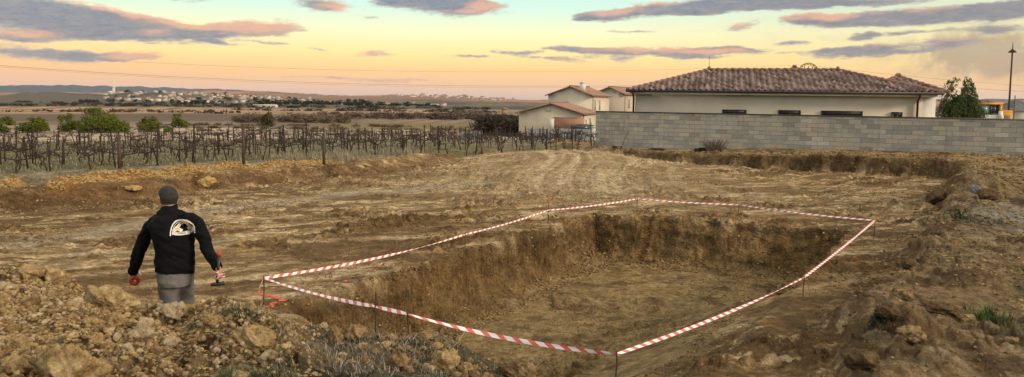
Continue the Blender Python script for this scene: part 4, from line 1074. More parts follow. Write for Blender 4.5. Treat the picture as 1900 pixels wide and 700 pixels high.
def leafy_tree(name, label, cat, loc, w_, h_, z0, col, n=1500, size=.16, seed=0, trunk=.08, group=None, droop=0, nl=12, shell=.35, r=.5):
    rng = np.random.default_rng(seed); root = empty(name, loc, label, cat, group)
    c, rd = lobes(rng, w_, h_ - z0, z0, nl, r)
    V, Fq, t = leaf_cloud(rng, c, rd, n, size, col, droop=droop, shell=shell)
    link('crown', mesh_np('crown', V, Fq, M['leaf'], col=t), root)
    mb = MB(); mb.tube([(0, 0, -.3), (.03 * h_, 0, h_ * .4), (0, .02 * h_, h_ * .85)], [trunk, trunk * .7, trunk * .25], 7)
    for cc in c[:7]: mb.tube([(0.02 * h_, 0, max(z0 * .8, cc[2] * .45)), cc], [trunk * .4, trunk * .12], 5)
    mb.build('trunk', M['bark'], root)
    return root
def tree_at(px, pyb, pyt, wpx, d, **k):
    b = P(px, pyb, d); g = hgt(b.x, b.y); top = P(px, pyt, d).z
    return (b.x, b.y, g), wpx / F * d, top - g
PC = (.095, .118, .016)
for px_, pyb, pyt, wpx, d, lab, n in (
        (58, 247, 216, 38, 92, 'small rounded young pine, second from the left edge beyond the vines', 1300), (76, 243, 216, 22, 99, 'pale green young pine crowding the second one from behind', 800), (2, 246, 222, 22, 92, 'young pine cut off by the left edge of the view', 700),
        (14, 226, 213, 17, 128, 'small far shrub like pine near the left edge', 500), (125, 240, 211, 33, 97, 'small pine standing alone left of the big pine', 1200),
        (181, 243, 195, 62, 92, 'largest bushy green pine beyond the vineyard', 3200), (212, 243, 204, 34, 94, 'lighter green pine touching the right side of the largest pine', 1500), (158, 243, 218, 26, 93, 'low bushy pine at the left foot of the largest pine', 800),
        (277, 240, 209, 36, 97, 'cone shaped young pine right of the big clump', 1500), (331, 229, 211, 24, 120, 'small round dark green pine standing alone', 900), (313, 242, 234, 12, 96, 'very small green bush in the dry grass', 300),
        (497, 226, 208, 24, 128, 'round olive green bush beside the brown thicket', 900)):
    loc, w_, h_ = tree_at(px_, pyb, pyt, wpx, d)
    leafy_tree('pine_tree', lab, 'tree', loc, w_ * 1.15, h_ * 1.05, 0, PC if px_ != 497 else (.085, .08, .035), int(n * 1.7), .12 * d / 95, int(px_), trunk=.06 + h_ * .012, group='young pines beyond the vineyard', nl=16, shell=.2, r=.55)
# green tree at the end of the bungalow
loc, w_, h_ = tree_at(1782, 218, 155, 70, 44.5)
leafy_tree('weeping_tree', 'leafy green tree with drooping branches at the right end of the bungalow', 'tree', (loc[0], loc[1], .2), w_ * .95, P(1782, 157, 44.5).z - .2, .5, (.052, .085, .02), 2600, .10, 5, trunk=.12, droop=.9, nl=22, shell=.15, r=.36)
def hanging_sprays(parent, w_, h_, z0, n, seed):
    rng = np.random.default_rng(seed); V, Fq, tt = [], [], []; mb = MB()
    for i in range(n):
        a = rng.uniform(0, 6.28); q = math.sqrt(rng.random()) * w_ * .44; top = z0 + (h_ - z0) * (1 - .30 * (q / (w_ * .44)) ** 3) * rng.choice((.5, .7, .82, .9, .97, 1.03)) * (.85 + .25 * math.sin(a * 3))
        p = np.array([q * math.cos(a), q * math.sin(a), top]); o = np.array([math.cos(a), math.sin(a), 0]) * rng.uniform(.25, .6); L = rng.uniform(.6, 1.7); m_ = 22; pts = []
        col = np.array((.06, .095, .022)) * rng.uniform(.6, 1.5)
        for k in range(m_):
            t = k / m_; c = p + o * t * L * .8 + np.array([0, 0, (.5 * t - 1.25 * t * t) * L]); 
            if c[2] < .3: break
            pts.append(tuple(c)); d = rng.normal(size=3) * .5 + np.array([0, 0, -1.0]); d /= np.linalg.norm(d); s_ = np.cross(d, rng.normal(size=3)); s_ /= np.linalg.norm(s_); s = rng.uniform(.07, .14); c = c + rng.normal(size=3) * .03
            b = len(V); V += [tuple(c), tuple(c + d * s * .5 + s_ * s * .22), tuple(c + d * s), tuple(c + d * s * .5 - s_ * s * .22)]; Fq.append((b, b + 1, b + 2, b + 3)); tt += [col * rng.uniform(.8, 1.2)] * 4
        if len(pts) > 3: mb.tube([pts[0], pts[len(pts) // 2], pts[-1]], [.012, .008, .004], 3, cap=False)
    o_ = link('hanging_foliage', mesh_np('hanging_foliage', V, Fq, M['leaf'], col=np.array(tt)), parent)
    mb.build('hanging_twigs', M['bark'], parent)
wt_ = [o for o in bpy.data.objects if o.name.startswith('weeping_tree')][0]
hanging_sprays(wt_, w_, P(1782, 153, 44.5).z - .2, .5, 420, 4)
def bare_tree_mesh(seed, h=4.0, spread=.5, n0=5, thin=1.0):
    r = random.Random(seed); tr, cr = MB(), MB()
    def grow(mb, p, d, L, rad, lev):
        pts = [p]; q = p; dd = d
        for k in range(3):
            dd = (dd + Vector((r.uniform(-.2, .2), r.uniform(-.2, .2), r.uniform(-.05, .18)))).normalized(); q = q + dd * L / 3; pts.append(q)
        tgt = tr if lev < 1 else cr
        tgt.tube([tuple(v) for v in pts], [rad, rad * .8, rad * .65, rad * .4], 5 if lev < 2 else 3, cap=False)
        if lev >= 4: return
        for k in range(n0 if lev == 0 else r.choice((3, 4))):
            b = pts[r.choice((1, 2, 3))] if lev else pts[r.choice((1, 2, 2, 3))]
            a = r.uniform(0, 6.28); o = Vector((math.cos(a), math.sin(a), 0))
            grow(mb, b, (dd * r.uniform(.5, 1.0) + o * spread * r.uniform(.8, 1.5)).normalized(), L * r.uniform(.55, .75), rad * .5, lev + 1)
    grow(tr, Vector((0, 0, -.1)), Vector((0, 0, 1)), h * .42, .045 * h / 4 * thin, 0)
    return tr.mesh('trunk', M['bark']), cr.mesh('crown', M['twig'])
BT = [bare_tree_mesh(i, 4.0, (.5, .9, .7, 1.1)[i]) for i in range(4)]
def bare(px_, pyb, pyt, d, label, group='bare trees in the fields', wide=1.0):
    loc, w_, h_ = tree_at(px_, pyb, pyt, 10, d); root = empty('bare_tree', loc, label, 'tree', group, rz=random.uniform(0, 6))
    k = random.randrange(4); s = h_ / 3.6
    for nm, me in zip(('trunk', 'crown'), BT[k]): link(nm, me, root, scale=(s * wide, s * wide, s))
for px_, pyb, pyt, d, lab, wd_ in (
        (620, 243, 208, 88, 'slender bare tree standing alone in the pale grass behind the vines', .9), (652, 237, 206, 97, 'bare twiggy tree beside the green striped field', 1.0), (722, 238, 212, 100, 'upright bare shrub in the pale grass', .8),
        (835, 246, 214, 84, 'wide bare tree in front of the olive field', 1.2), (860, 247, 220, 82, 'bare tree just left of the thicket', 1.1), (785, 236, 222, 100, 'small bare bush in the dry grass', 1.4), (742, 238, 228, 98, 'low dark bare bush', 1.8),
        (560, 220, 196, 170, 'bare tree rising from the brown thicket', 1.3), (525, 221, 197, 170, 'rounded bare tree in the brown thicket', 1.5), (600, 219, 203, 170, 'low bare tree at the right end of the thicket', 1.6), (640, 212, 196, 230, 'far bare tree near the road of the plain', 1.3),
        (700, 212, 198, 230, 'pale bare tree in the brown fields', 1.3), (745, 213, 199, 240, 'bare tree at the edge of the far brown field', 1.6), (800, 210, 198, 250, 'bare broad tree above the olive field', 1.8), (770, 210, 199, 250, 'bare tree beside the broad one above the olive field', 1.5), (850, 211, 199, 250, 'bare tree near the thicket, far off', 1.6), (475, 222, 205, 160, 'bare shrub at the left end of the thicket', 1.9), (455, 222, 206, 160, 'leftmost bare shrub of the brown thicket', 1.9), (430, 222, 209, 160, 'low thin shrub left of the brown thicket', 1.9),
        (668, 235, 212, 99, 'thin bare sapling by the green field', .7), (610, 240, 222, 95, 'small bare sapling below the slender tree', .9)):
    bare(px_, pyb, pyt, d, lab, wide=wd_)
for i, (px_, pyt, d) in enumerate(((905, 214, 112), (918, 208, 118), (930, 203, 110), (942, 199, 116), (953, 196, 108), (963, 198, 114), (948, 205, 98), (928, 214, 96), (938, 195, 125), (915, 216, 92), (958, 208, 92), (968, 203, 100))):
    bare(px_, 246, pyt, d, 'dark bare tree of the dense thicket left of the cream gabled house', 'thicket beside the cream house', wide=1.25)
# undergrowth that fills the thickets
rng = np.random.default_rng(3)
def thicket(name, label, pxs, d0, d1, ptop, pbot, n, col, size):
    V, Fq, tt, o = [], [], [], 0
    c, rd = [], []
    for px_ in pxs:
        d = rng.uniform(d0, d1); b = P(px_, pbot, d); g = hgt(b.x, b.y); h_ = P(px_, ptop + rng.uniform(-2, 4), d).z - g
        c.append((b.x, b.y, g + h_ * .42)); rd.append((h_ * .8, h_ * .6, h_ * .52))
    V, Fq, t = leaf_cloud(rng, c, rd, n, size, col, .25, flat=.14, shell=.1)
    tag(link(name, mesh_np(name, V, Fq, M['leaf'], col=t)), label, name.replace('_', ' '), kind='stuff')
thicket('undergrowth', 'dense dark brown undergrowth beside the cream house', np.linspace(905, 972, 14), 92, 120, 212, 246, 9000, (.045, .035, .027), .5)
thicket('scrub', 'brown leafless scrub in the fields beyond the vines', np.linspace(440, 640, 26), 160, 178, 210, 221, 5000, (.16, .12, .09), .55)
thicket('hedgerow', 'far leafless hedgerow across the plain', np.linspace(600, 910, 40), 225, 262, 206, 211, 5000, (.14, .105, .085), .8)

def hedgelines(name, label, lines, col, seed):
    rng = np.random.default_rng(seed); c, rd = [], []
    for d, p0, p1, h_, n in lines:
        for i in range(n):
            px_ = rng.uniform(p0, p1); dd = d * rng.uniform(.985, 1.015); x = (px_ - 950) / F * dd; k = h_ * rng.uniform(.4, 1.2); c.append((x, dd, k * .3)); rd.append((k * rng.uniform(.8, 2.2), k * .8, k * .5))
    c = np.array(c); c[:, 2] += hgts(c[:, 0], c[:, 1]); V, Fq, t = leaf_cloud(rng, c, rd, len(c) * 34, (1.0 if lines[0][0] > 200 else .16), col, .35, flat=.3, shell=.1)
    tag(link(name, mesh_np(name, V, Fq, M['leaf'], col=t)), label, name.replace('_', ' '), kind='stuff')
hedgelines('field_hedges', 'thin dark hedge lines crossing the far fields of the plain', ((345, -20, 420, 1.6, 60), (372, 60, 900, 1.5, 80), (505, 430, 940, 2.2, 90), (690, -20, 930, 3.0, 110), (820, 100, 920, 3.4, 90), (1000, -20, 480, 3.0, 50)), (.06, .05, .035), 71)
hedgelines('dry_scrub', 'small dry brown shrubs dotted over the pale grassland beyond the vines', ((72, 420, 930, .28, 70), (88, 200, 930, .35, 70), (104, 0, 930, .40, 90), (116, 300, 930, .6, 60), (135, 0, 900, .6, 70)), (.11, .085, .05), 72)
# evergreen trees of the plain and the wooded strip
def crown_mesh(seed, n, col):
    rng = np.random.default_rng(seed); c, rd = lobes(rng, 1.0, .9, .1, 10, .55)
    V, Fq, t = leaf_cloud(rng, c, rd, n, .085, col, .2, shell=.3); return mesh_np('crown', V, Fq, M['leaf'], col=t)
CM = [crown_mesh(40 + i, 420, (.028, .042, .028)) for i in range(4)]
TM = MB(); TM.tube([(0, 0, -.1), (0, 0, .6)], .03, 5); TMe = TM.mesh('trunk', M['bark'])
rt_ = random.Random(5)
def plain_tree(px_, pyb, pyt, wpx, d, label, group):
    loc, w_, h_ = tree_at(px_, pyb, pyt, wpx, d); root = empty('evergreen_tree', loc, label, 'tree', group, rz=rt_.uniform(0, 6))
    for nm, me in (('crown', rt_.choice(CM)), ('trunk', TMe)): link(nm, me, root, scale=(w_ * 1.1, w_ * 1.1, h_ * 1.05))
for i in range(62):
    px_ = 478 + i * 5.4 + rt_.uniform(-2, 2)
    if 620 < px_ < 640 and i % 2: continue
    pyb = 195.5 + (px_ - 478) * .012; pyt = 183.5 + (px_ - 478) * .013 + rt_.uniform(-2, 3) + (3.5 if px_ > 690 else 0)
    plain_tree(px_, pyb, pyt, rt_.uniform(9, 15), rt_.uniform(1050, 1250), 'dark evergreen tree of the long wooded strip on the plain', 'wooded strip on the plain')
for px_, pyb, pyt, w_, lab in ((648, 200, 184, 14, 'dark round tree, left half of the pair on the plain'), (660, 200, 185, 14, 'dark round tree, right half of the pair on the plain'), (757, 196, 189, 10, 'small dark tree near pale sheds'), (345, 195, 186, 12, 'dark tree in front of the town, left of its group'), (332, 194, 184, 10, 'tallest dark tree in front of the town'), (358, 194, 184, 12, 'second rounded tree before the town'), (368, 194, 181, 14, 'broad tree before the town'), (380, 194, 183, 12, 'broad tree before the town, right of its group')):
    plain_tree(px_, pyb, pyt, w_, 900, lab, None)
for i in range(10): plain_tree(150 + i * 3.4, 191, 183 + rt_.uniform(-1, 1.5), rt_.uniform(5, 8), 1500, 'dark tree in the clump left of the town', 'tree clump left of the town')

# ------------------------------------------------------------------ the far town
def far_house_mesh(w_, d_, h_, rise, c):
    mb = MB(); mb.prism([(-w_ / 2, -d_ / 2, -3), (w_ / 2, -d_ / 2, -3), (w_ / 2, -d_ / 2, h_), (0, -d_ / 2, h_ + rise), (-w_ / 2, -d_ / 2, h_)], (0, 0, 0), (0, d_, 0), 0)
    for s in (-1, 1):
        mb.prism([(0, -d_ / 2 - .4, h_ + rise + .25), (s * (w_ / 2 + .5), -d_ / 2 - .4, h_ - .1), (s * (w_ / 2 + .5), -d_ / 2 - .4, h_ + .15), (0, -d_ / 2 - .4, h_ + rise + .5)], (0, 0, 0), (0, d_ + .8, 0), 1)
    return mb.mesh('town_house', [c, M['tileroof_far']])
M['townw'] = mat('white_town_wall', (.66, .61, .55), (.56, .51, .46), .05, .9)
HM = [far_house_mesh(9, 14, 5, 1.8, M['plaster']), far_house_mesh(12, 9, 6, 2.0, M['townw']), far_house_mesh(8, 20, 4, 1.6, M['townw']), far_house_mesh(14, 12, 7, 2.2, M['plaster'])]
th_ = random.Random(9)
spots = []
for i in range(130):
    px_ = th_.choice((th_.gauss(310, 60), th_.gauss(430, 60), th_.uniform(210, 600), th_.uniform(230, 500))); px_ = min(max(px_, 196), 600)
    spots.append((px_, th_.uniform(2000, 3000), 'small pale house of the distant town on the plain', 'houses of the distant town', 1.0))
for i in range(34): spots.append((th_.uniform(660, 830), th_.uniform(1500, 2300), 'pale far building among the trees of the plain', 'scattered buildings of the plain', .9))
for i in range(46): spots.append((th_.gauss(850, 55), th_.uniform(5000, 5500), 'tiny sunlit house of the farthest village on the ridge', 'houses of the farthest village', 1.7))
for i in range(24): spots.append((th_.uniform(480, 640), th_.uniform(1500, 2400), 'pale house half hidden behind the wooded strip', 'houses behind the wooded strip', .9))
hz = hgts([(s[0] - 950) / F * s[1] for s in spots], [s[1] for s in spots])
for (px_, d, lab, grp, k), h in zip(spots, hz):
    x = (px_ - 950) / F * d
    tag(link('town_house', th_.choice(HM), None, (x, d, h), (0, 0, th_.uniform(0, 3.14)), [k * th_.uniform(.8, 1.2)] * 3), lab, 'house', grp)
for i in range(55):
    d = th_.uniform(1700, 2800); px_ = th_.uniform(200, 600); x = (px_ - 950) / F * d; h = hgt(x, d)
    root = empty('evergreen_tree', (x, d, h), 'small dark tree between the houses of the distant town', 'tree', 'trees in the distant town', rz=th_.uniform(0, 6)); s = th_.uniform(9, 16)
    for nm, me in (('crown', th_.choice(CM)), ('trunk', TMe)): link(nm, me, root, scale=(s, s, s * .8))
x = pxA(212) * 2500; g = hgt(x, 2500)
mb = MB(); mb.box((0, 0, 9), (7, 7, 24)); mb.box((0, 0, 22.5), (9, 9, 2)); mb.tube([(0, 0, 23), (0, 0, 30)], [4.4, .3], 8); mb.box((-9, 0, 4), (14, 10, 12))
tag(mb.build('white_tower', M['townw'], loc=(x, 2500, g)), 'white church tower above the roofs of the distant town', 'tower')
a = P(470, 196, 700); b = P(514, 197, 700); g = hgt(a.x, 700)
mb = MB(); mb.box((0, 0, 1.0), ((b - a).length, 6, 2.6)); mb.prism([(-11, -3.2, 2.3), (-11, 3.2, 2.3), (-11, 0, 3.2)], (0, 0, 0), (22, 0, 0))
tag(mb.build('long_shed', M['townw'], loc=((a.x + b.x) / 2, 700, g)), 'long low white shed in front of the wooded strip', 'shed')
p = P(936, 204, 330); g = hgt(p.x, 330); root = empty('ochre_farmhouse', (p.x, p.y, g), 'small orange farmhouse peeping over the thicket', 'house')
mb = MB(); mb.box((0, 0, P(936, 203, 330).z / 2 - g / 2), (2.6, 6, P(936, 203, 330).z - g)); mb.build('wall', M['render3'], root)
mb = MB(); zt = P(936, 203, 330).z - g; mb.prism([(-2, -3.3, zt), (2, -3.3, zt), (0, -3.3, zt + 1.0)], (0, 0, 0), (0, 6.6, 0)); mb.build('roof', M['tiles2'], root)

#==PART3==
# ------------------------------------------------------------------ stones, clods and rubble
_ico = {}
def ico(sub):
    if sub not in _ico:
        bm = bmesh.new(); bmesh.ops.create_icosphere(bm, subdivisions=sub, radius=1)
        _ico[sub] = (np.array([v.co[:] for v in bm.verts]), np.array([[v.index for v in f.verts] for f in bm.faces])); bm.free()
    return _ico[sub]
def n3(V, s, seed): return (fbm(V[:, 0] * s + V[:, 2] * s * .7, V[:, 1] * s - V[:, 2] * s * .6, 4, seed) - .5)
def rock_np(seed, sub=3, planes=14, rough=.12, squash=(1, 1, .7), lump=.0, cut=.62):
    rng = np.random.default_rng(seed); V, Fq = ico(sub)
    nn = rng.normal(size=(planes, 3)); nn /= np.linalg.norm(nn, axis=1)[:, None]; dd = rng.uniform(cut, .95, planes)
    dots = V @ nn.T; k = np.where(dots > 1e-3, dd / np.maximum(dots, 1e-3), 9).min(1); k = np.minimum(k, 1.05)
    W = V * k[:, None]; W = W * (1 + rough * n3(W, 2.3, seed)[:, None] + rough * .6 * n3(W, 6, seed + 5)[:, None])
    for fq, am in ((2.6, 1.0), (6.5, .5)) if lump else ():
        c, i_ = cell(W[:, 0] * fq + W[:, 2] * fq * .7, W[:, 1] * fq - W[:, 2] * fq * .65, seed + int(fq)); W = W * (1 + lump * am * (ss(.6 - c, 0, .45) * (.3 + i_) - .35))[:, None]
    return W * np.array(squash), Fq
def stone_mat(name, cols, scale=15, bump=.03):
    m_ = bpy.data.materials.new(name); m_.use_nodes = True
    T = NT(m_.node_tree); b = m_.node_tree.nodes['Principled BSDF']; b.inputs['Roughness'].default_value = .95; b.inputs['Specular IOR Level'].default_value = .15
    co = T.node('ShaderNodeNewGeometry').outputs['Position']
    k = T.m('ADD', T.m('MULTIPLY', T.noise(co, scale, 8, .7), .75), T.m('MULTIPLY', T.noise(co, scale * 5, 5, .7), .3))
    col = T.ramp(T.mr(k, .38, .68), [(i / (len(cols) - 1), c) for i, c in enumerate(cols)])
    T.put(b.inputs['Base Color'], col)
    bn = T.node('ShaderNodeBump'); bn.inputs['Distance'].default_value = bump; T.put(bn.inputs['Height'], T.noise(co, scale * 3, 8, .75)); T.l.new(bn.outputs[0], b.inputs['Normal'])
    return m_
M['stoneO'] = stone_mat('ochre_stone', [(.15, .095, .042), (.34, .23, .11), (.53, .39, .20), (.74, .61, .41)])
M['stoneP'] = stone_mat('pale_stone', [(.21, .15, .085), (.42, .32, .20), (.58, .48, .33), (.76, .68, .54)])
M['clodB'] = stone_mat('brown_clod', [(.09, .058, .03), (.21, .138, .068), (.36, .245, .125), (.52, .40, .24)], 16)
M['clodD'] = stone_mat('dark_clod', [(.065, .042, .022), (.14, .092, .048), (.24, .165, .09)], 16)
M['stoneG'] = stone_mat('blue_grey_stone', [(.12, .13, .15), (.20, .22, .25), (.30, .32, .35)], 8)
M['ochclod'] = stone_mat('yellow_clod', [(.18, .10, .035), (.36, .225, .085), (.48, .33, .145), (.60, .47, .28)], 7)
def boulder(px_, pyb, wpx, hpx, m_, label, seed, name='boulder', cat='boulder', group=None, sub=4, lump=.10, rz=None, dp=.8, sink=.15, flat_=False, planes=14):
    """stone whose base is seen at pixel (px,pyb)"""
    g = G(px_, pyb); s = g.y / F; w_, h_ = wpx * s, hpx * s
    W, Fq = rock_np(seed, sub, 26 if wpx > 80 else planes, .22, (1, dp, 1), lump)
    me = mesh_np(name, W * np.array([w_ / 2, w_ / 2, h_ / 2]) / .9, Fq, M[m_], flat_)
    return tag(link(name, me, None, (g.x, g.y + w_ * .3, hgt(g.x, g.y + w_ * .3) + h_ * (.5 - sink)), (0, 0, random.uniform(-.4, .4) if rz is None else rz)), label, cat, group)
for a_ in ((182, 575, 112, 52, 'stoneO', 'large elongated ochre boulder on the rubble crest, left of the man\'s legs', 1),
           (100, 706, 150, 105, 'stoneO', 'huge crumbly ochre clump at the bottom left of the rubble', 2),
           (308, 598, 52, 38, 'stoneP', 'pale orange rounded boulder below the man\'s legs', 3), (345, 590, 34, 28, 'stoneO', 'small ochre boulder touching the pale orange one on its right', 4),
           (462, 655, 72, 44, 'stoneO', 'rough yellowish boulder at the edge of rubble and grass', 5), (52, 521, 54, 30, 'stoneO', 'knobbly ochre boulder on the far left crest', 6), (92, 525, 36, 30, 'stoneO', 'upright crumbly boulder right of the knobbly crest boulder', 7),
           (212, 612, 32, 32, 'stoneO', 'pointed brown boulder below the large elongated one', 8), (268, 636, 26, 22, 'stoneP', 'smooth pale stone in the middle of the rubble', 9), (392, 612, 36, 28, 'stoneO', 'brown ochre boulder near the weeds on the rubble edge', 10),
           (738, 688, 42, 36, 'clodB', 'brown conical clod in the grass, left one of the foreground clods', 11), (828, 690, 52, 44, 'stoneO', 'largest orange brown clod in the foreground grass', 12), (864, 692, 28, 22, 'stoneO', 'small orange clod right beside the largest grass clod', 13),
           (657, 635, 40, 34, 'clodB', 'brown clod by the pit edge left of the tall stake', 14), (618, 632, 32, 30, 'clodB', 'reddish clod by the pit edge among grey weeds', 15), (600, 608, 14, 12, 'stoneP', 'small pale grey stone on the pit edge', 16),
           (784, 632, 34, 20, 'clodB', 'flat brown clod at the foot of the shorter pit stake', 17), (978, 700, 44, 30, 'clodB', 'brown clod with roots at the bottom middle of the view', 18), (529, 655, 18, 14, 'stoneO', 'little ochre stone in the weeds', 19), (940, 704, 36, 24, 'clodD', 'dark clod at the bottom middle beside the rooty one', 38),
           (3, 570, 22, 24, 'stoneO', 'rounded orange stone cut by the left edge', 20), (30, 648, 34, 26, 'stoneO', 'ochre stone at the left edge above the huge clump', 21), (16, 700, 48, 36, 'stoneO', 'broken ochre stone in the bottom left corner', 22),
           (380, 351, 36, 19, 'ochclod', 'lone yellow clod heap on the levelled soil behind the man\'s head', 24), (243, 363, 34, 9, 'ochclod', 'flat pale yellow clod by the foot of the bank', 25),
           (1812, 361, 19, 17, 'stoneG', 'blue grey stone lying on the dark soil heap', 26), (1760, 585, 64, 20, 'clodD', 'long dark reddish clod on the right bank', 27), (1800, 596, 34, 12, 'clodB', 'orange brown clod right of the long dark clod', 28),
           (1600, 690, 60, 48, 'clodD', 'big brown clod at the lower right ditch edge', 29), (1680, 560, 40, 30, 'clodB', 'lumpy clod on the edge of the right bank', 30), (1650, 612, 46, 30, 'clodD', 'dark broken clod where the right bank crumbles', 31),
           (1700, 640, 54, 26, 'clodB', 'slab of soil slipping from the right bank', 32), (1690, 500, 24, 20, 'clodD', 'dark clod in the crack of the right bank', 33), (1745, 375, 44, 30, 'clodD', 'left clod of the dark soil heap', 34), (1790, 392, 40, 22, 'clodD', 'lower clod of the dark soil heap', 35), (1838, 372, 34, 24, 'clodD', 'right clod of the dark soil heap', 36), (1882, 640, 24, 14, 'clodB', 'brown clod by the right edge of the view', 37)):
    px_, pyb, wpx, hpx, mm, lab, sd_ = a_
    boulder(px_, pyb, wpx, hpx, mm, lab, sd_, dp=.55 if wpx > 80 else .8, lump=.22 if 'crumbly' in lab or 'clump' in lab or sd_ == 1 else .24, sub=5 if wpx > 60 else 4, cat='boulder' if wpx > 30 else 'stone', name='boulder' if wpx > 30 else 'stone')
# medium stones one could pick up: things in a group
rs = random.Random(21)
RM = []
for i in range(8):
    W, Fq = rock_np(100 + i, 3, 9, .3, (1, .8, .7), .12, .42); RM.append(mesh_np('stone', W, Fq, M[('stoneO', 'stoneO', 'stoneP', 'clodB')[i % 4]], False))
def scatter_px(n, region, rng):
    """ground points spread evenly over a part of the mound"""
    out = []
    while len(out) < n:
        a = rng.uniform(region[0], region[1]); d = rng.uniform(region[2], region[3]); out.append((a * d, d))
    return out
pts = scatter_px(235, (-.70, -.33, 3.2, 6.2), rs); hz = hgts([p[0] for p in pts], [p[1] for p in pts])
for (x, y), h in zip(pts, hz):
    s = .02 + .055 * rs.random() ** 2.6
    if x / y > -.42 and rs.random() < .3: continue
    tag(link('stone', rs.choice(RM), None, (x, y, h + s * .35), (rs.uniform(-.5, .5), rs.uniform(-.5, .5), rs.uniform(0, 6)), (s, s, s)), 'fist sized yellowish stone lying in the rubble heap', 'stone', 'fist sized stones of the rubble heap')
def merged(name, label, pts, sizes, templates, mats, mi, squash=None, kind='stuff', cat=None, sink=.12, rng=None, smooth=False):
    rng = rng or np.random.default_rng(1); n = len(pts); Vs, Fs, ms, off = [], [], [], 0
    hz = hgts(pts[:, 0], pts[:, 1]); which = rng.integers(0, len(templates), n)
    for t, (W, Fq) in enumerate(templates):
        idx = np.where(which == t)[0]
        if not len(idx): continue
        a, b = rng.uniform(0, 6.28, len(idx)), rng.uniform(-.7, .7, len(idx))
        ca, sa, cb, sb = np.cos(a), np.sin(a), np.cos(b), np.sin(b)
        X, Y, Z = W[:, 0][None], W[:, 1][None], W[:, 2][None]
        Y2 = Y * cb[:, None] - Z * sb[:, None]; Z2 = Y * sb[:, None] + Z * cb[:, None]
        X3 = X * ca[:, None] - Y2 * sa[:, None]; Y3 = X * sa[:, None] + Y2 * ca[:, None]
        s = sizes[idx][:, None]
        P3 = np.stack([X3 * s + pts[idx, 0][:, None], Y3 * s + pts[idx, 1][:, None], Z2 * s + (hz[idx] + sizes[idx] * sink)[:, None]], -1).reshape(-1, 3)
        F3 = (Fq[None] + (np.arange(len(idx)) * len(W))[:, None, None]).reshape(-1, 3) + off
        Vs.append(P3); Fs.append(F3); ms.append(np.repeat(mi[idx], len(Fq))); off += len(P3)
    o = link(name, mesh_np(name, np.concatenate(Vs), np.concatenate(Fs), mats, smooth, midx=np.concatenate(ms)))
    return tag(o, label, cat, kind=kind)
TEMP2 = [rock_np(200 + i, 2, 8, .3, (1, .8, .7), .0, .38) for i in range(10)]
TEMP1 = [rock_np(300 + i, 1, 7, .5, (1, .8, .65), 0, .4) for i in range(8)]
rng = np.random.default_rng(31)
n = 42000; d = rng.uniform(2.9, 6.9, n) ; a = rng.uniform(-.74, -.24, n); p = np.stack([a * d, d], 1)
keep = (rng.random(n) < np.where(a < -.36, 1, (-.24 - a) / .12)) & (d < np.interp(a, MA, MD) + 1.0)
p = p[keep]; s = .005 + .024 * rng.random(len(p)) ** 3.2
merged('rubble', 'loose yellowish rubble of small stones and clods in the left foreground', p, s, TEMP2, [M['stoneO'], M['stoneP'], M['clodB']], rng.choice(3, len(p), p=[.50, .16, .34]), cat='rubble', rng=rng)
n = 2600; d = rng.uniform(4.6, 7.0, n); a = rng.uniform(-.24, .07, n); p = np.stack([a * d, d], 1)
p = p[(d > np.interp(a, MA, MD) - .9 - 1.2 * ss(a, -.12, .02)) & (rng.random(n) < .25 + .75 * ss(fbm(p[:, 0] * 3, p[:, 1] * 3, 3, 331), .42, .6))]; s = .008 + .05 * rng.random(len(p)) ** 3.0
merged('loose_clods', 'loose brown clods along the near lip of the pit', p, s, TEMP2, [M['clodB'], M['clodD'], M['stoneO']], rng.choice(3, len(p), p=[.5, .35, .15]), cat='clods', rng=rng)
# crumbs of soil over the levelled ground, the pit and the banks
def crumbs(name, label, n, dr, ar, smin, smax, test, mats, pr, temps=TEMP1, pw=3.0, seed=41):
    rng = np.random.default_rng(seed); d = dr[0] + (dr[1] - dr[0]) * rng.random(n); a = rng.uniform(ar[0], ar[1], n)
    p = np.stack([a * d, d], 1); k = test(p[:, 0], p[:, 1], rng); p = p[k]
    s = (smin + (smax - smin) * rng.random(len(p)) ** pw) * np.clip(p[:, 1] / 11, .7, 1.6)
    merged(name, label, p, s, temps, [M[m_] for m_ in mats], rng.choice(len(mats), len(p), p=pr), cat=name.replace('_', ' '), rng=rng)
def patchy(x, y, lo, hi, seed): return ss(fbm(x * .8, y * .8, 4, seed), lo, hi)
def t_plat(x, y, rng):
    m_ = land(x, y, False)[1]; return (m_['kR'] < .3) & (m_['kL'] < .9) & (m_['near'] < .1) & (rng.random(x.shape) < .08 + .92 * patchy(x, y, .52, .66, 301))
crumbs('soil_crumbs', 'loose brown crumbs scattered over the levelled soil and the pit floor', 95000, (6.5, 28), (-.72, .60), .005, .024, t_plat, ('clodB', 'clodD', 'stoneO'), (.60, .32, .08))
def t_right(x, y, rng):
    sr = -poly_sd(x, y, R_TOE)[0]; return (sr > -.5) & (rng.random(x.shape) < np.where(sr < 2.2, .95, .35) * (.2 + .8 * patchy(x, y, .42, .58, 303)))
crumbs('broken_soil', 'broken clods of earth along the right bank', 30000, (4.5, 24), (.2, .74), .006, .040, t_right, ('clodB', 'clodD', 'stoneO'), (.52, .42, .06), TEMP2, 3.4, 43)
def t_back(x, y, rng):
    sr = -poly_sd(x, y, R_TOE)[0]; return (sr > -.3) & (y > 23) & (y < 33.5) & (rng.random(x.shape) < .15 + .85 * patchy(x, y, .4, .56, 305))
crumbs('turned_earth', 'turned earth clods on the low bank before the block wall', 16000, (23, 34), (.06, .72), .010, .040, t_back, ('clodB', 'clodD', 'ochclod'), (.40, .38, .22), TEMP1, 2.2, 45)
def t_och(x, y, rng):
    sl = poly_sd(x, y, L_TOE)[0]; return (ochre(x, y, sl) > .22) & (y > 12)
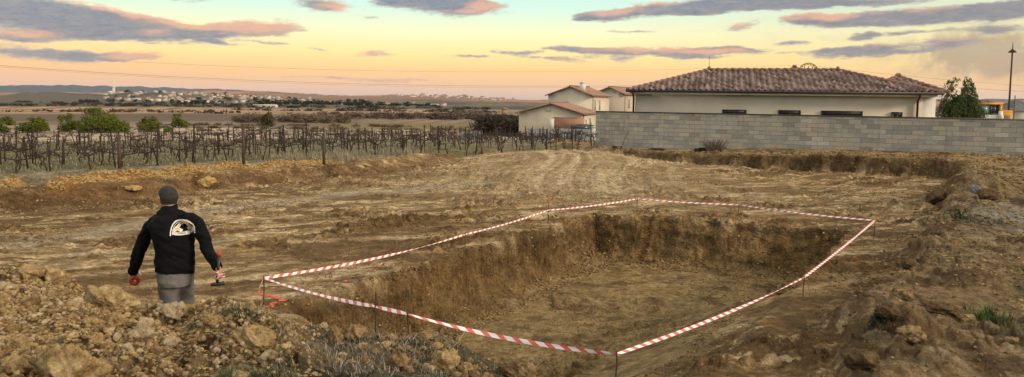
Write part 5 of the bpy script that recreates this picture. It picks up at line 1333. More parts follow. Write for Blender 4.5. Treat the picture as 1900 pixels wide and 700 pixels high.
crumbs('yellow_clods', 'clumpy yellow clods heaped in a ridge at the foot of the vines', 120000, (15, 29), (-.72, -.18), .008, .040, t_och, ('ochclod', 'stoneO'), (.7, .3), TEMP1, 3.0, 47)
def t_left(x, y, rng):
    sl = poly_sd(x, y, L_TOE)[0]; return (sl > -1.2) & (sl < 1.3) & (y > 9) & (rng.random(x.shape) < .2 + .8 * patchy(x, y, .45, .6, 307))
crumbs('bank_clods', 'brown clods along the foot of the left bank', 26000, (11, 34), (-.74, -.02), .008, .034, t_left, ('clodB', 'clodD', 'ochclod'), (.55, .35, .10), TEMP1, 2.4, 49)

def t_wall(x, y, rng):
    m_ = land(x, y, False)[1]; return (m_['sdp'] > -.08) & (m_['sdp'] < .75) & (m_['near'] < .3) & (m_['ramp'] > .2) & (rng.random(x.shape) < .25 + .75 * patchy(x * 2, y * 2, .42, .55, 309))
crumbs('fallen_soil', 'crumbled soil clinging to and fallen from the pit walls', 150000, (6.8, 18.6), (-.36, .50), .006, .034, t_wall, ('clodB', 'clodD', 'stoneO'), (.62, .26, .12), TEMP1, 3.0, 51)
# ------------------------------------------------------------------ grass, weeds and straw
def blades(name, label, pts, L, W_, cols, cp, lean=.6, seed=1, kind='stuff', lay=0.0):
    rng = np.random.default_rng(seed); n = len(pts); hz = hgts(pts[:, 0], pts[:, 1]) - .01
    a = rng.uniform(0, 6.28, n); l = L[0] + (L[1] - L[0]) * rng.random(n); w_ = W_ * rng.uniform(.6, 1.4, n)
    le = np.clip(rng.uniform(.1, lean, n) + (rng.random(n) < lay) * 1.0, 0, 1.45)
    dx, dy = np.cos(a), np.sin(a); tx, ty = -dy, dx
    b = np.stack([pts[:, 0], pts[:, 1], hz], 1)
    def at_(t, curl): return b + np.stack([dx * l * t * np.sin(le * curl), dy * l * t * np.sin(le * curl), l * t * np.cos(le * curl)], 1)
    side = np.stack([tx, ty, np.zeros(n)], 1) * w_[:, None] / 2
    m1, tip = at_(.55, .7), at_(1.0, 1.15)
    V = np.stack([b - side, b + side, m1 + side * .8, m1 - side * .8, tip], 1).reshape(-1, 3); o = np.arange(n) * 5
    quads = np.stack([o, o + 1, o + 2, o + 3], 1); tris = np.stack([o + 3, o + 2, o + 4], 1)
    ci = rng.choice(len(cols), n, p=cp); tint = np.repeat(np.array(cols)[ci] * rng.uniform(.7, 1.3, n)[:, None], 5, 0)
    return tag(link(name, mesh_np(name, V, [quads, tris], M['grass'], col=tint)), label, name.replace('_', ' '), kind=kind)
GRN, GRY, DRY, OLV = (.09, .13, .045), (.14, .14, .105), (.32, .285, .21), (.08, .082, .05)
rng = np.random.default_rng(61)
n = 130000; d = rng.uniform(3.3, 8.3, n); a = rng.uniform(-.40, .06, n); p = np.stack([a * d, d], 1)
m_ = land(p[:, 0], p[:, 1], False)[1]; pat = patchy(p[:, 0], p[:, 1], .40, .56, 311)
k = (m_['near'] > .15) & (m_['sdp'] < -.1) & (rng.random(n) < (.12 + .88 * pat) * ss(a, -.40, -.31) * (1 - .85 * ss(a, -.13, -.02)))
blades('weeds', 'grey green weeds covering the mound in the middle foreground', p[k], (.02, .07), .0045, (GRY, OLV, DRY, GRN), (.48, .22, .24, .06), 1.1, 62, lay=.35)
n = 9000; d = 3.5 + .75 * rng.random(n); a = rng.uniform(-.40, -.22, n); p = np.stack([a * d, d], 1); k = rng.random(n) < patchy(p[:, 0] * 1.5, p[:, 1] * 1.5, .40, .54, 313)
blades('green_grass', 'fresh green grass at the bottom edge of the mound', p[k], (.03, .09), .005, (GRN, GRY, OLV), (.4, .3, .3), .9, 63, lay=.2)
# tangles of dry straw
def straw(cx, cy, rx, ry, n, L=(.08, .26), seed=1):
    rng = np.random.default_rng(seed); p = rng.normal(size=(n, 2)) * np.array([rx, ry]) + np.array([cx, cy]); return p
q = []
for px_, py_, r_, n_ in ((660, 640, .16, 160), (702, 655, .2, 220), (740, 632, .16, 180), (720, 612, .14, 150), (640, 672, .16, 110), (770, 640, .2, 160), (672, 690, .15, 90), (560, 640, .2, 110), (1000, 672, .22, 120)):
    g = G(px_, py_); q.append(straw(g.x, g.y, r_, r_ * 1.3, n_, seed=int(px_)))
blades('dry_straw', 'tangled dry straw and dead stems in the foreground weeds', np.concatenate(q), (.04, .16), .0045, ((.36, .32, .26), (.27, .245, .20), (.18, .165, .14)), (.3, .4, .3), 1.35, 64, lay=.5)
n = 70000; d = rng.uniform(21, 39, n); a = rng.uniform(-.40, .11, n); p = np.stack([a * d, d], 1); m_ = land(p[:, 0], p[:, 1], False)[1]
ax = ss(a, -.36, -.22) * (a < .12)
k = (m_['sl'] > 1.2 + (1 - ax) * 0) & (m_['sv'] < 1.0) & (m_['kR'] < .5) & (rng.random(n) < .08 + .92 * ax * patchy(p[:, 0], p[:, 1], .36, .5, 315)) & (m_['och'] < .35)
blades('dry_grass', 'pale dry grass on top of the left bank in front of the vines', p[k], (.08, .34), .016, (DRY, (.27, .24, .18), (.17, .15, .11)), (.5, .3, .2), .6, 65)
n = 42000; d = 21 + 24 * rng.random(n); a = rng.uniform(-.70, .11, n); p = np.stack([a * d, d], 1); m_ = land(p[:, 0], p[:, 1], False)[1]
k = (m_['sv'] > .3) & (m_['sl'] > 1.2) & (m_['kR'] < .5) & (rng.random(n) < .2 + .8 * patchy(p[:, 0], p[:, 1], .42, .56, 317))
blades('vineyard_weeds', 'grey green and straw coloured weeds between the vine rows', p[k], (.04, .16), .02, (GRY, DRY, OLV, (.15, .18, .06)), (.40, .28, .20, .12), .8, 66)
n = 26000; d = rng.uniform(5.5, 18, n); a = rng.uniform(.38, .76, n); p = np.stack([a * d, d], 1); m_ = land(p[:, 0], p[:, 1], False)[1]
zone = np.zeros(n)
for px_, py_, r_ in ((1840, 583, .35), (1880, 600, .5), (1790, 620, .6), (1860, 660, .6), (1890, 690, .5), (1740, 610, .45), (1870, 640, .5), (1800, 395, .4), (1700, 600, .3), (1860, 545, .4)):
    g = G(px_, py_); zone = np.maximum(zone, np.exp(-((p[:, 0] - g.x) ** 2 + (p[:, 1] - g.y) ** 2) / r_ ** 2))
k = (m_['sr'] < -.3) & (rng.random(n) < np.clip(zone * .9 + .03, 0, 1) * (.3 + .7 * patchy(p[:, 0] * 2, p[:, 1] * 2, .4, .55, 319)))
blades('bank_grass', 'patches of grey green grass on the right bank', p[k], (.03, .13), .007, (GRY, GRN, DRY, OLV), (.35, .25, .2, .2), .9, 67)
def tuft(px_, py_, label, col, n=260, r_=.07, L=(.06, .16), name='grass_tuft', cat='tuft', wid=.007, lean=.9):
    g = G(px_, py_); rng = np.random.default_rng(int(px_ * 7 + py_)); p = rng.normal(size=(n, 2)) * r_ + np.array([g.x, g.y])
    o = blades(name, label, p, L, wid, (col, tuple(c * 1.5 for c in col), tuple(c * .6 for c in col)), (.5, .2, .3), lean, int(px_), kind='stuff'); return o
tuft(1636, 586, 'dark green round weed at the foot of the right bank', (.02, .045, .025), 420, .045, (.04, .12), 'weed', 'weed', .010, 1.2)
tuft(1838, 590, 'bright green grass tuft on the right bank', (.06, .13, .03), 300, .09)
tuft(1785, 402, 'green tuft below the dark soil heap', (.04, .08, .03), 260, .14, (.06, .14), wid=.012)
tuft(437, 590, 'green weed where the rubble meets the levelled soil', (.06, .085, .035), 260, .13, (.03, .09))
tuft(524, 655, 'small green sprout in the weeds right of the yellowish boulder', (.08, .13, .03), 90, .03, (.02, .06))
def bush_at(px_, py_, d, w_, h_, label, col, twigs, seed):
    b = P(px_, py_, d); g = hgt(b.x, b.y); root = empty('bush', (b.x, b.y, g), label, 'bush'); rng = np.random.default_rng(seed); r = random.Random(seed)
    if twigs < 200:
        c = [(rng.uniform(-w_ / 2, w_ / 2) * .7, rng.uniform(-.1, .1), h_ * .35) for _ in range(5)]
        V, Fq, t = leaf_cloud(rng, c, [(w_ * .26, .2, h_ * .5)] * 5, 900, .045, col, shell=.2); link('foliage', mesh_np('foliage', V, Fq, M['leaf'], col=t), root)
    mb = MB()
    for k in range(twigs):
        a = r.uniform(-1.2, 1.2); L = h_ * r.uniform(.5, 1.15); p0 = Vector((r.uniform(-w_ / 5, w_ / 5), r.uniform(-.1, .1), -.05)); p1 = p0 + Vector((math.sin(a) * L * .45, r.uniform(-.1, .1), L * .6)); p2 = p1 + Vector((math.sin(a) * L * .35 + r.uniform(-.05, .05), 0, L * .35)); mb.tube([p0, p1, p2], [.010, .007, .004], 3, cap=False)
    mb.build('stems', M['twig'], root)
bush_at(1325, 275, 31.9, 1.2, .62, 'leafless twiggy bush standing against the block wall', GRY, 230, 3)
bush_at(1293, 274, 32.3, .85, .22, 'low dark green bush left of the twiggy one at the block wall', (.025, .04, .02), 30, 4)
bush_at(1146, 272, 36.3, .5, .26, 'small dark green bush near the left end of the block wall', (.03, .05, .025), 30, 5)
bush_at(1215, 274, 34.4, .8, .2, 'thin low weeds midway along the left part of the wall', (.07, .08, .05), 60, 6)
b = P(1152, 272, 37.0); mb = MB(); mb.tube([(0, 0, 0), (.15, 0, .45), (.42, .05, 1.0)], [.018, .014, .008], 5); tag(mb.build('dead_stalk', M['bark'], loc=(b.x, b.y, hgt(b.x, b.y))), 'single leaning dead stalk against the left end of the wall', 'stalk')
g = G(838, 648); mb = MB(); mb.tube([(0, 0, 0), (.05, .02, .05), (.10, .03, .12), (.12, .05, .15)], [.006, .005, .004, .003], 5); mb.tube([(.05, .02, .05), (.07, .0, .10)], [.004, .003], 4)
tag(mb.build('dead_twig', mat('pale_twig', (.45, .36, .24), (.35, .28, .18), 10), loc=tuple(g)), 'pale bent twig sticking up by the pit edge', 'twig')

# ------------------------------------------------------------------ stakes and barrier tape round the pit
M['red'] = mat('red_spray', (.62, .05, .025), (.45, .05, .03), 30, .6)
M['orange'] = mat('orange_spray', (.70, .11, .06), (.52, .14, .08), 25, .9)
STK = [  # px, py base, tape height point py, py top of the stake, name text, red?
    (490, 572, 516, 513, 'short rusty stake at the left corner where red paint marks the ground', 0),
    (697, 622, 569, 541, 'tallest rusty stake on the near side of the pit', 0), (757, 618, 583, 574, 'shorter rusty stake just right of the tallest one', 0),
    (1143, 722, 657, 652, 'near corner stake where two long tapes meet', 0), (1490, 556, 515, 513, 'rusty stake on the right side of the pit where the tape bends', 0),
    (1622, 440, 409, 407, 'far right corner stake with red paint', 1), (1370, 404, 380, 378, 'thin stake in the middle of the far side', 0), (1182, 391, 369, 367, 'stake at the far left corner of the pit', 0),
    (1017, 416, 390, 361, 'stake sprayed red at its top on the left side of the pit', 1), (863, 461, 435, 432, 'thin stake halfway along the left side of the pit', 0)]
ends = []
for px_, pb, pt, ptop, lab, red in STK:
    d = EYE * F / (pb - (171 + .012 * px_)) if px_ != 1143 else 6.75
    if px_ in (697, 757): d = 7.55 if px_ == 697 else 7.2
    b = P(px_, pb, d); g = hgt(b.x, b.y); top = P(px_, ptop, d); at_ = P(px_, pt, d)
    root = empty('rebar_stake', (b.x, b.y, g), lab, 'stake', 'stakes round the pit'); H = top.z - g
    mb = MB(); nseg = max(4, int(H / .03)); mb.tube([(.004 * math.sin(k), 0, -.15 + (H + .15) * k / nseg) for k in range(nseg + 1)], [.0075 + .0012 * (k % 2) for k in range(nseg + 1)], 6); mb.build('rod', M['iron'], root)
    if red:
        mb = MB(); mb.tube([(0, 0, H * .55), (0, 0, H + .003)], .011, 6); mb.build('painted_top', M['orange'], root)
    ends.append(Vector((b.x, b.y, at_.z)))
m_ = bpy.data.materials.new('barrier_tape'); m_.use_nodes = True
T = NT(m_.node_tree); b_ = m_.node_tree.nodes['Principled BSDF']; b_.inputs['Roughness'].default_value = .45
uvn = T.node('ShaderNodeTexCoord').outputs['UV']; sp = T.node('ShaderNodeSeparateXYZ'); T.put(sp.inputs[0], uvn)
fr = T.m('FRACT', T.m('ADD', sp.outputs[0], T.m('MULTIPLY', sp.outputs[1], .35)))
T.put(b_.inputs['Base Color'], T.mix(T.m('GREATER_THAN', fr, .46), (.68, .14, .13), (.78, .80, .87)))
M['tape'] = m_
def ribbon(segs, name, label, width=.041, period=.155, parent=None, th=0.0006):
    V, UV, Fq = [], [], []; u0 = 0; w0_ = width
    for A, B, sagd, r0, r1, wave, *pin in segs:
        width = w0_ * (pin[1] if len(pin) > 1 else 1.0); pin = pin[0] if pin else 9.0
        L = (B - A).length; n = max(6, int(L / .06)); dirv = (B - A).normalized(); side = dirv.cross(Vector((0, 0, 1))).normalized(); m0 = (A + B) / 2
        if side.x * m0.x + side.y * m0.y < 0: side = -side
        k0 = len(V)
        for i in range(n + 1):
            t = i / n; p = A.lerp(B, t) + Vector((0, 0, -sagd * 4 * t * (1 - t)))
            ang = r0 + (r1 - r0) * t + wave * math.sin(t * math.pi) + .28 * math.sin(t * L * 2.1 + u0) + .15 * math.sin(t * L * 5.3); pinch = (1 - .82 * math.exp(-((t - pin) / .13) ** 2)) * (1 - .45 * math.exp(-(min(t, 1 - t) * L / .08) ** 2))
            wv = (Vector((0, 0, 1)) * math.cos(ang) + side * math.sin(ang)) * width / 2 * pinch
            cup = side * .004 * math.sin(t * L * 9)
            V += [tuple(p - wv), tuple(p + cup), tuple(p + wv)]; u = u0 + t * L / period; UV += [(u, 0), (u, .5), (u, 1)]
        for i in range(n):
            a = k0 + i * 3; Fq += [(a, a + 3, a + 4, a + 1), (a + 1, a + 4, a + 5, a + 2)]
        u0 += L / period
    o_ = Vector(V[0]); me = mesh_np(name, np.array(V) - np.array(o_), Fq, M['tape'], True, uv=UV)
    return tag(link(name, me, parent, tuple(o_)), label, 'tape' if label else None)
E = dict(zip([s[0] for s in STK], ends))
H_ = math.pi / 2
ribbon([(E[490], E[697], .03, 1.25, 1.0, .0), (E[697], E[757], .0, .95, .85, .1), (E[757], E[1143], .05, 1.1, -.1, -.1),
        (E[1143], E[1490], .05, .5, .5, .2, .80, .85), (E[1490], E[1622], .02, .8, .9, .2, 9, .8), (E[1622], E[1370], .03, .9, .3, -.2, 9, .9), (E[1370], E[1182], .02, .4, .9, .0, 9, .85),
        (E[1182], E[1017], .03, .9, .5, .1, 9, .85), (E[1017], E[863], .03, .7, .9, .0, 9, .8), (E[863], E[490], .07, .8, .3, .1, .26, .95)],
       'barrier_tape', 'red and white striped barrier tape running from stake to stake round the pit')
tl = E[490]; ribbon([(tl, tl + Vector((-.04, -.01, -.10)), 0, .2, .8, .3), (tl + Vector((-.04, -.01, -.10)), tl + Vector((-.075, .02, -.19)), 0, .6, 1.4, .3)], 'tape_end', 'loose knotted tape end hanging at the left corner stake', .05)
# sprayed paint on the ground
def paint(pix, wpx, label):
    mb = MB(); gs = [G(*p) for p in pix]; xs = []
    for i in range(len(gs) - 1):
        for t in np.linspace(0, 1, 22)[: -1 if i < len(gs) - 2 else None]: xs.append(gs[i].lerp(gs[i + 1], t))
    rng = np.random.default_rng(int(pix[0][0])); V = []
    for i, p in enumerate(xs):
        q = xs[min(i + 1, len(xs) - 1)] - xs[max(i - 1, 0)]; nrm = Vector((-q.y, q.x, 0)).normalized(); w_ = wpx * (.8 + .4 * math.sin(i * .7) + .2 * rng.random())
        for s in (-1, -.33, .33, 1): c = p + nrm * w_ * s; V.append((c.x, c.y))
    hz = hgts([v[0] for v in V], [v[1] for v in V]) + .007; V = np.array([(v[0], v[1], h) for v, h in zip(V, hz)]); n = len(xs)
    Fq = [(i * 4 + k, i * 4 + k + 1, i * 4 + k + 5, i * 4 + k + 4) for i in range(n - 1) for k in range(3) if rng.random() > .2]
    o_ = V[0].copy(); tag(link('paint_mark', mesh_np('paint_mark', V - o_, Fq, M['orange']), None, tuple(o_)), label, 'paint mark', 'red paint on the soil')
paint([(483, 546), (505, 551), (530, 560)], .05, 'upper smear of red spray paint beside the left corner stake')
paint([(474, 577), (495, 571), (512, 562)], .05, 'lower smear of red spray paint crossing the foot of the corner stake')
for px_, py_, lab in ((641, 524, 'red paint blob on the pit lip, left one'), (695, 504, 'red paint blob on the pit lip above the tallest stake')):
    g = G(px_, py_); W, Fq = rock_np(int(px_), 2, 8, .2, (1, 1, .6)); tag(link('painted_clod', mesh_np('painted_clod', W * .026, Fq, M['orange'], True), None, (g.x, g.y, g.z + .015)), lab, 'clod')

# ------------------------------------------------------------------ the man
def smooth_union(name, mb, mats, voxel, parent, it=3, noise=0, nscale=8, origin=(0, 0, 0), decor=None):
    me = mb.mesh(name + '_rough', mats)
    o = bpy.data.objects.new('tmp', me); COL.objects.link(o)
    r_ = o.modifiers.new('r', 'REMESH'); r_.mode = 'VOXEL'; r_.voxel_size = voxel
    s_ = o.modifiers.new('s', 'SMOOTH'); s_.factor = .5; s_.iterations = it
    dg = bpy.context.evaluated_depsgraph_get(); dg.update()
    out = bpy.data.meshes.new_from_object(o.evaluated_get(dg)); out.name = name
    bpy.data.objects.remove(o)
    n = len(out.vertices); V = np.empty(n * 3, np.float32); out.vertices.foreach_get('co', V); V = V.reshape(-1, 3).astype(float)
    if noise:
        N = np.empty(n * 3, np.float32); out.vertices.foreach_get('normal', N); N = N.reshape(-1, 3)
        f = (fbm(V[:, 0] * nscale + V[:, 2] * nscale * .5, V[:, 2] * nscale * 1.6 + V[:, 1] * nscale, 3, 401) - .5)
        V = V + N * (f * noise)[:, None]
    V = V - np.array(origin); out.vertices.foreach_set('co', V.astype(np.float32).ravel())
    out.polygons.foreach_set('use_smooth', np.ones(len(out.polygons), bool)); out.materials.clear()
    for m__ in (mats if isinstance(mats, (list, tuple)) else [mats]): out.materials.append(m__)
    out.update()
    return link(name, out, parent)
M['jacket'] = mat('black_jacket_cloth', spec=.12, c1=(.004, .004, .006), c2=(.007, .007, .009), scale=30, rough=.85, bump=.002, bscale=90)
M['jeans'] = mat('grey_trouser_cloth', (.17, .165, .155), (.11, .11, .11), 14, .9, .003, 60)
M['skin'] = mat('skin', (.50, .27, .19), (.43, .21, .14), 12, .55)
M['hair'] = mat('dark_grey_hair', (.010, .009, .010), (.045, .042, .042), 110, .9, .004, 160)
M['boot'] = mat('brown_boot', (.07, .045, .03), (.11, .07, .045), 20, .7)
M['logow'] = mat('white_print', (.78, .78, .76), (.70, .70, .69), 20, .7)
M['logoy'] = mat('orange_print', (.80, .42, .08), (.72, .40, .10), 20, .7)
M['eye'] = mat('eye_white', (.7, .68, .64), (.6, .58, .55), 20, .3)
MD_ = 7.0; MX = P(322, 704, MD_)
OG = Vector((MX.x, MX.y, hgt(MX.x, MX.y)))
def Q(px, py, off=0): return P(px, py, MD_ + off)
vdir = Vector((OG.x, OG.y, 0)).normalized(); fyaw = math.atan2(vdir.y, vdir.x) + R(14); FW = Vector((math.cos(fyaw), math.sin(fyaw), 0)); RT = Vector((FW.y, -FW.x, 0))
man = empty('person', tuple(OG), 'man seen from behind walking in black jacket with white emblem and grey trousers', 'person')
org = tuple(OG)
def ring(c, a, b, tilt=0.0, yaw=0.0):
    r_, f_ = RT, FW
    if yaw: r_ = RT * math.cos(yaw) + FW * math.sin(yaw); f_ = FW * math.cos(yaw) - RT * math.sin(yaw)
    return (c, r_ * a + Vector((0, 0, tilt * a)), f_ * b)
LS, RS = Q(281, 412), Q(366, 409); LE, RE = Q(259, 464, .03), Q(385, 462, -.05); LW, RW = Q(246, 506, .10), Q(404, 497, -.16)
HIP = Q(327, 512); CH = Q(324, 440); NK = Q(315, 392)
def torso(mb, grow=0.0, hem=505):
    g = grow
    mb.loft([ring(Q(324, hem), .160 + g, .120 + g, -.10), ring(Q(324, hem - 12), .166 + g, .124 + g, -.06), ring(Q(324, 475), .160 + g, .122 + g), ring(Q(323.5, 452), .168 + g, .128 + g), ring(Q(322, 432), .190 + g, .135 + g),
             ring(Q(321, 417, .01), .205 + g, .128 + g), ring(Q(320, 407, .02), .180 + g, .112 + g), ring(Q(318, 398, .03), .125 + g, .095 + g), ring(Q(315.5, 390, .04), .085 + g, .082 + g)], 28, power=2.3)
# body: one continuous figure
mb = MB(); torso(mb, -.02)
mb.loft([ring(Q(315, 396, .04), .062, .065), ring(Q(313, 380, .06), .056, .06)], 16)
HC = Q(311, 366, .07)
hx = [( -.125, .045, .055), (-.10, .068, .078), (-.06, .075, .092), (0, .077, .098), (.05, .072, .092), (.085, .052, .068), (.102, .02, .028)]
hy = R(10)
mb.loft([ring(HC + Vector((0, 0, z)) + (FW * math.cos(hy) - RT * math.sin(hy)) * (.012 if z < -.05 else 0), a, b, 0, hy) for z, a, b in hx], 20)
HF = FW * math.cos(hy) - RT * math.sin(hy); HR = RT * math.cos(hy) + FW * math.sin(hy)
mb.loft([(HC + HF * .088 + Vector((0, 0, .01)), HR * .008, Vector((0, 0, .008))), (HC + HF * .112 + Vector((0, 0, -.028)), HR * .017, Vector((0, 0, .012))), (HC + HF * .085 + Vector((0, 0, -.036)), HR * .012, Vector((0, 0, .008)))], 10)
for s in (-1, 1):
    c = HC + HR * s * .078 + Vector((0, 0, -.018)) - HF * .004; mb.loft([(c + Vector((0, 0, -.030)), HR * .006, HF * .008), (c + Vector((0, 0, -.01)), HR * .010, HF * .016), (c + HR * s * .006 + Vector((0, 0, .016)), HR * .010, HF * .020), (c + HR * s * .006 + Vector((0, 0, .030)), HR * .006, HF * .012)], 10)
def limb(mb, pts, rad, seg=16): mb.tube(pts, rad, seg)
for S_, E_, W_, sgn in ((LS, LE, LW, -1), (RS, RE, RW, 1)):
    limb(mb, [S_ - RT * sgn * .11 + Vector((0, 0, .01)), S_ + Vector((0, 0, -.04)), S_.lerp(E_, .5), E_, E_.lerp(W_, .4), W_, W_ + (W_ - E_).normalized() * .02], [.03, .045, .046, .040, .038, .028, .027])
hl, hr = HIP - RT * .078, HIP + RT * .072
KL, KR = Q(318, 602, .10), Q(345, 598, .30); AL, AR = Vector((OG.x - .02, OG.y + .03, OG.z + .08)), Vector((OG.x + .12, OG.y + .30, 0)); AR.z = hgt(AR.x, AR.y) + .11
mb.loft([ring(Q(324, 500), .13, .095), ring(Q(325, 515), .145, .105), ring(Q(325, 530), .13, .10)], 20)
for h0, K_, A_ in ((hl, KL, AL), (hr, KR, AR)): limb(mb, [h0 + Vector((0, 0, .02)), h0.lerp(K_, .5), K_, K_.lerp(A_, .35), A_], [.085, .072, .052, .055, .036])
# hands
def hand(mb, wrist, fore, back, thumb_side, curl, k=1.0):
    """fore: forearm direction, back: normal of the back of the hand, thumb_side: unit vector across the palm"""
    fore = fore.normalized(); back = (back - fore * back.dot(fore)).normalized(); ts = fore.cross(back).normalized()
    if ts.dot(thumb_side) < 0: ts = -ts
    palm_end = wrist + fore * .085 * k
    mb.loft([(wrist, ts * .026, back * .018), (wrist + fore * .03 * k, ts * .037, back * .017), (wrist + fore * .065 * k, ts * .042, back * .015), (palm_end, ts * .040, back * .013)], 14, power=2.6)
    for i, (off, L) in enumerate(((.030, .070), (.010, .078), (-.010, .073), (-.029, .058))):
        b = palm_end + ts * off - fore * .012; p = [b]; d = fore.copy(); a = curl * .55
        for j, f_ in enumerate((.45, .32, .25)):
            d = (d * math.cos(a) - back * math.sin(a)).normalized(); nb = None; p.append(p[-1] + d * L * f_); a = curl * (.95 if j == 0 else .75)
            d2 = d
        # bend consistently towards the palm
        q = [b]; ang = 0
        for j, f_ in enumerate((.45, .32, .25)):
            ang += curl * (.6, .9, .7)[j]; dd = fore * math.cos(ang) - back * math.sin(ang); q.append(q[-1] + dd * L * f_)
        mb.tube(q, [.0098, .0092, .0085, .0070], 8)
    b = wrist + fore * .028 * k + ts * .028; mb.tube([b, b + ts * .026 + fore * .018 - back * .010, b + ts * .030 + fore * .046 - back * .024, b + ts * .018 + fore * .066 - back * .034], [.014, .0115, .010, .008], 8)
fl, frr = (LW - LE).normalized(), (RW - RE).normalized()
HLf = (fl + Vector((0, 0, -.25))).normalized(); HRf = (frr * .6 + Vector((.0, .05, -.8))).normalized()
hand(mb, LW + fl * .01, HLf, -RT * .9 - FW * .3, FW, 1.05); hand(mb, RW + frr * .01, HRf, RT * .75 - FW * .65, FW, 1.35)
body = smooth_union('body', mb, M['skin'], .0062, man, 2, origin=org)
# hair
mb = MB(); hz_ = [(-.062, .070, .060), (-.03, .078, .080), (0, .083, .098), (.05, .079, .098), (.088, .058, .074), (.108, .022, .03)]
mb.loft([ring(HC + Vector((0, 0, z)) - HF * (.026 if z < .03 else .008), a, b, 0, hy) for z, a, b in hz_], 22)
smooth_union('hair', mb, M['hair'], .006, man, 3, .004, 60, org)
for s in (-1, 1):
    mb = MB(); c = HC + HR * s * .03 + HF * .09 + Vector((0, 0, .005)); mb.loft([(c - HF * .004, HR * .012, Vector((0, 0, .006))), (c + HF * .004, HR * .009, Vector((0, 0, .004)))], 10)
    me = mb.mesh('eye', M['eye']); 
    V = np.empty(len(me.vertices) * 3, np.float32); me.vertices.foreach_get('co', V); me.vertices.foreach_set('co', (V.reshape(-1, 3) - np.array(org)).astype(np.float32).ravel()); link('eye', me, man)
mb = MB(); c = HC + HF * .088 + Vector((0, 0, -.062)); mb.loft([(c - HF * .006, HR * .024, Vector((0, 0, .006))), (c + HF * .004, HR * .018, Vector((0, 0, .004)))], 10); smooth_union('lips', mb, mat('lips', (.40, .16, .13), (.34, .13, .11), 20), .004, man, 1, origin=org)
# jacket
mb = MB(); torso(mb, .012)
mb.loft([ring(Q(315.5, 394, .035), .092, .088), ring(Q(314, 386, .045), .076, .078), ring(Q(313.5, 380, .05), .070, .074)], 22)
for S_, E_, W_, sgn in ((LS, LE, LW, -1), (RS, RE, RW, 1)):
    mid = S_.lerp(E_, .5) - FW * .0; limb(mb, [S_ - RT * sgn * .13 + Vector((0, 0, .035)), S_ - RT * sgn * .06 + Vector((0, 0, .012)), S_ + Vector((0, 0, -.035)), mid, E_, E_.lerp(W_, .5), W_ - (W_ - E_).normalized() * .01], [.045, .062, .068, .064, .056, .052, .043], 20)
jk = smooth_union('jacket', mb, M['jacket'], .008, man, 4, .026, 10, org)
for W_, E_ in ((LW, LE), (RW, RE)):
    d_ = (W_ - E_).normalized(); mb = MB(); mb.tube([W_ - d_ * .045, W_ - d_ * .02, W_ + d_ * .006], [.047, .049, .044], 16); smooth_union('cuff', mb, M['jacket'], .005, jk, 1, origin=org)
# trousers and boots
mb = MB(); mb.loft([ring(Q(323, 497), .150, .110, -.05), ring(Q(324, 508), .160, .120), ring(Q(325, 520), .158, .122), ring(Q(325, 530), .14, .115)], 24, power=2.2)
for h0, K_, A_ in ((hl, KL, AL), (hr, KR, AR)): limb(mb, [h0 + Vector((0, 0, .03)), h0.lerp(K_, .25), h0.lerp(K_, .6), K_, K_.lerp(A_, .4), A_ + Vector((0, 0, -.01))], [.088, .090, .080, .072, .068, .064], 20)
smooth_union('trousers', mb, M['jeans'], .009, man, 3, .016, 10, org)
for A_ in (AL, AR):
    mb = MB(); z0 = A_.z - .075
    mb.loft([(Vector((A_.x, A_.y, z0 + .14)), RT * .045, FW * .05), (Vector((A_.x, A_.y, z0 + .07)), RT * .048, FW * .07)], 14)
    mb.loft([(Vector((A_.x, A_.y, z0 + .045)) - FW * .07, RT * .034, Vector((0, 0, .04))), (Vector((A_.x, A_.y, z0 + .05)), RT * .045, Vector((0, 0, .05))), (Vector((A_.x, A_.y, z0 + .036)) + FW * .12, RT * .05, Vector((0, 0, .036))), (Vector((A_.x, A_.y, z0 + .026)) + FW * .19, RT * .036, Vector((0, 0, .024)))], 14)
    smooth_union('boot', mb, M['boot'], .007, man, 2, origin=org)
# emblem printed on the back
dgm = bpy.context.evaluated_depsgraph_get(); bv = BVHTree.FromPolygons([Vector(v.co) + OG for v in jk.data.vertices], [p.vertices[:] for p in jk.data.polygons])
def emb(pts, faces, name, m__, lift):
    """pts in photo pixels round (338,423); cast on to the jacket"""
    V = []
    for (u, v) in pts:
        r_ = Q(u, v) - Vector((0, 0, EYE)); r_.normalize(); hit, nn, _, _ = bv.ray_cast(Vector((0, 0, EYE)), r_, 12)
        if hit is None: hit = Q(u, v, -.1); nn = -r_
        V.append(tuple(hit + (Vector(nn) * .5 - r_ * .5).normalized() * lift - OG))
    return link(name, mesh_np(name, V, [f for f in faces], m__), jk)
def strip(center, width, n=None):
    V, Fq = [], []
    for i, (x, y) in enumerate(center):
        a = center[max(i - 1, 0)]; b = center[min(i + 1, len(center) - 1)]; tx, ty = b[0] - a[0], b[1] - a[1]; L = math.hypot(tx, ty) or 1
        w_ = width[i] if hasattr(width, '__len__') else width; nx, ny = -ty / L * w_ / 2, tx / L * w_ / 2
        V += [(x + nx, y + ny), (x - nx, y - ny)]
        if i: k = 2 * i; Fq.append((k - 2, k - 1, k + 1, k))
    return V, Fq
def dense(pl, n=6):
    out = []
    for i in range(len(pl) - 1):
        for t in np.linspace(0, 1, n, endpoint=False): out.append((pl[i][0] + (pl[i + 1][0] - pl[i][0]) * t, pl[i][1] + (pl[i + 1][1] - pl[i][1]) * t))
    return out + [pl[-1]]
arc = [(316, 438), (316.5, 431), (318, 423), (321.5, 415.5), (326, 411), (332, 408.8), (340, 408.2), (346, 409), (352, 412), (358, 416.5), (360.8, 421), (361.2, 427), (361.8, 433)]
V, Fq = strip(dense(arc, 4), 2.3); emb(V, Fq, 'emblem_arch', M['logow'], .0035)
arc2 = [(319.5, 432), (321, 425), (324.5, 417.5), (329, 413.5), (335, 411.3), (342, 411)]
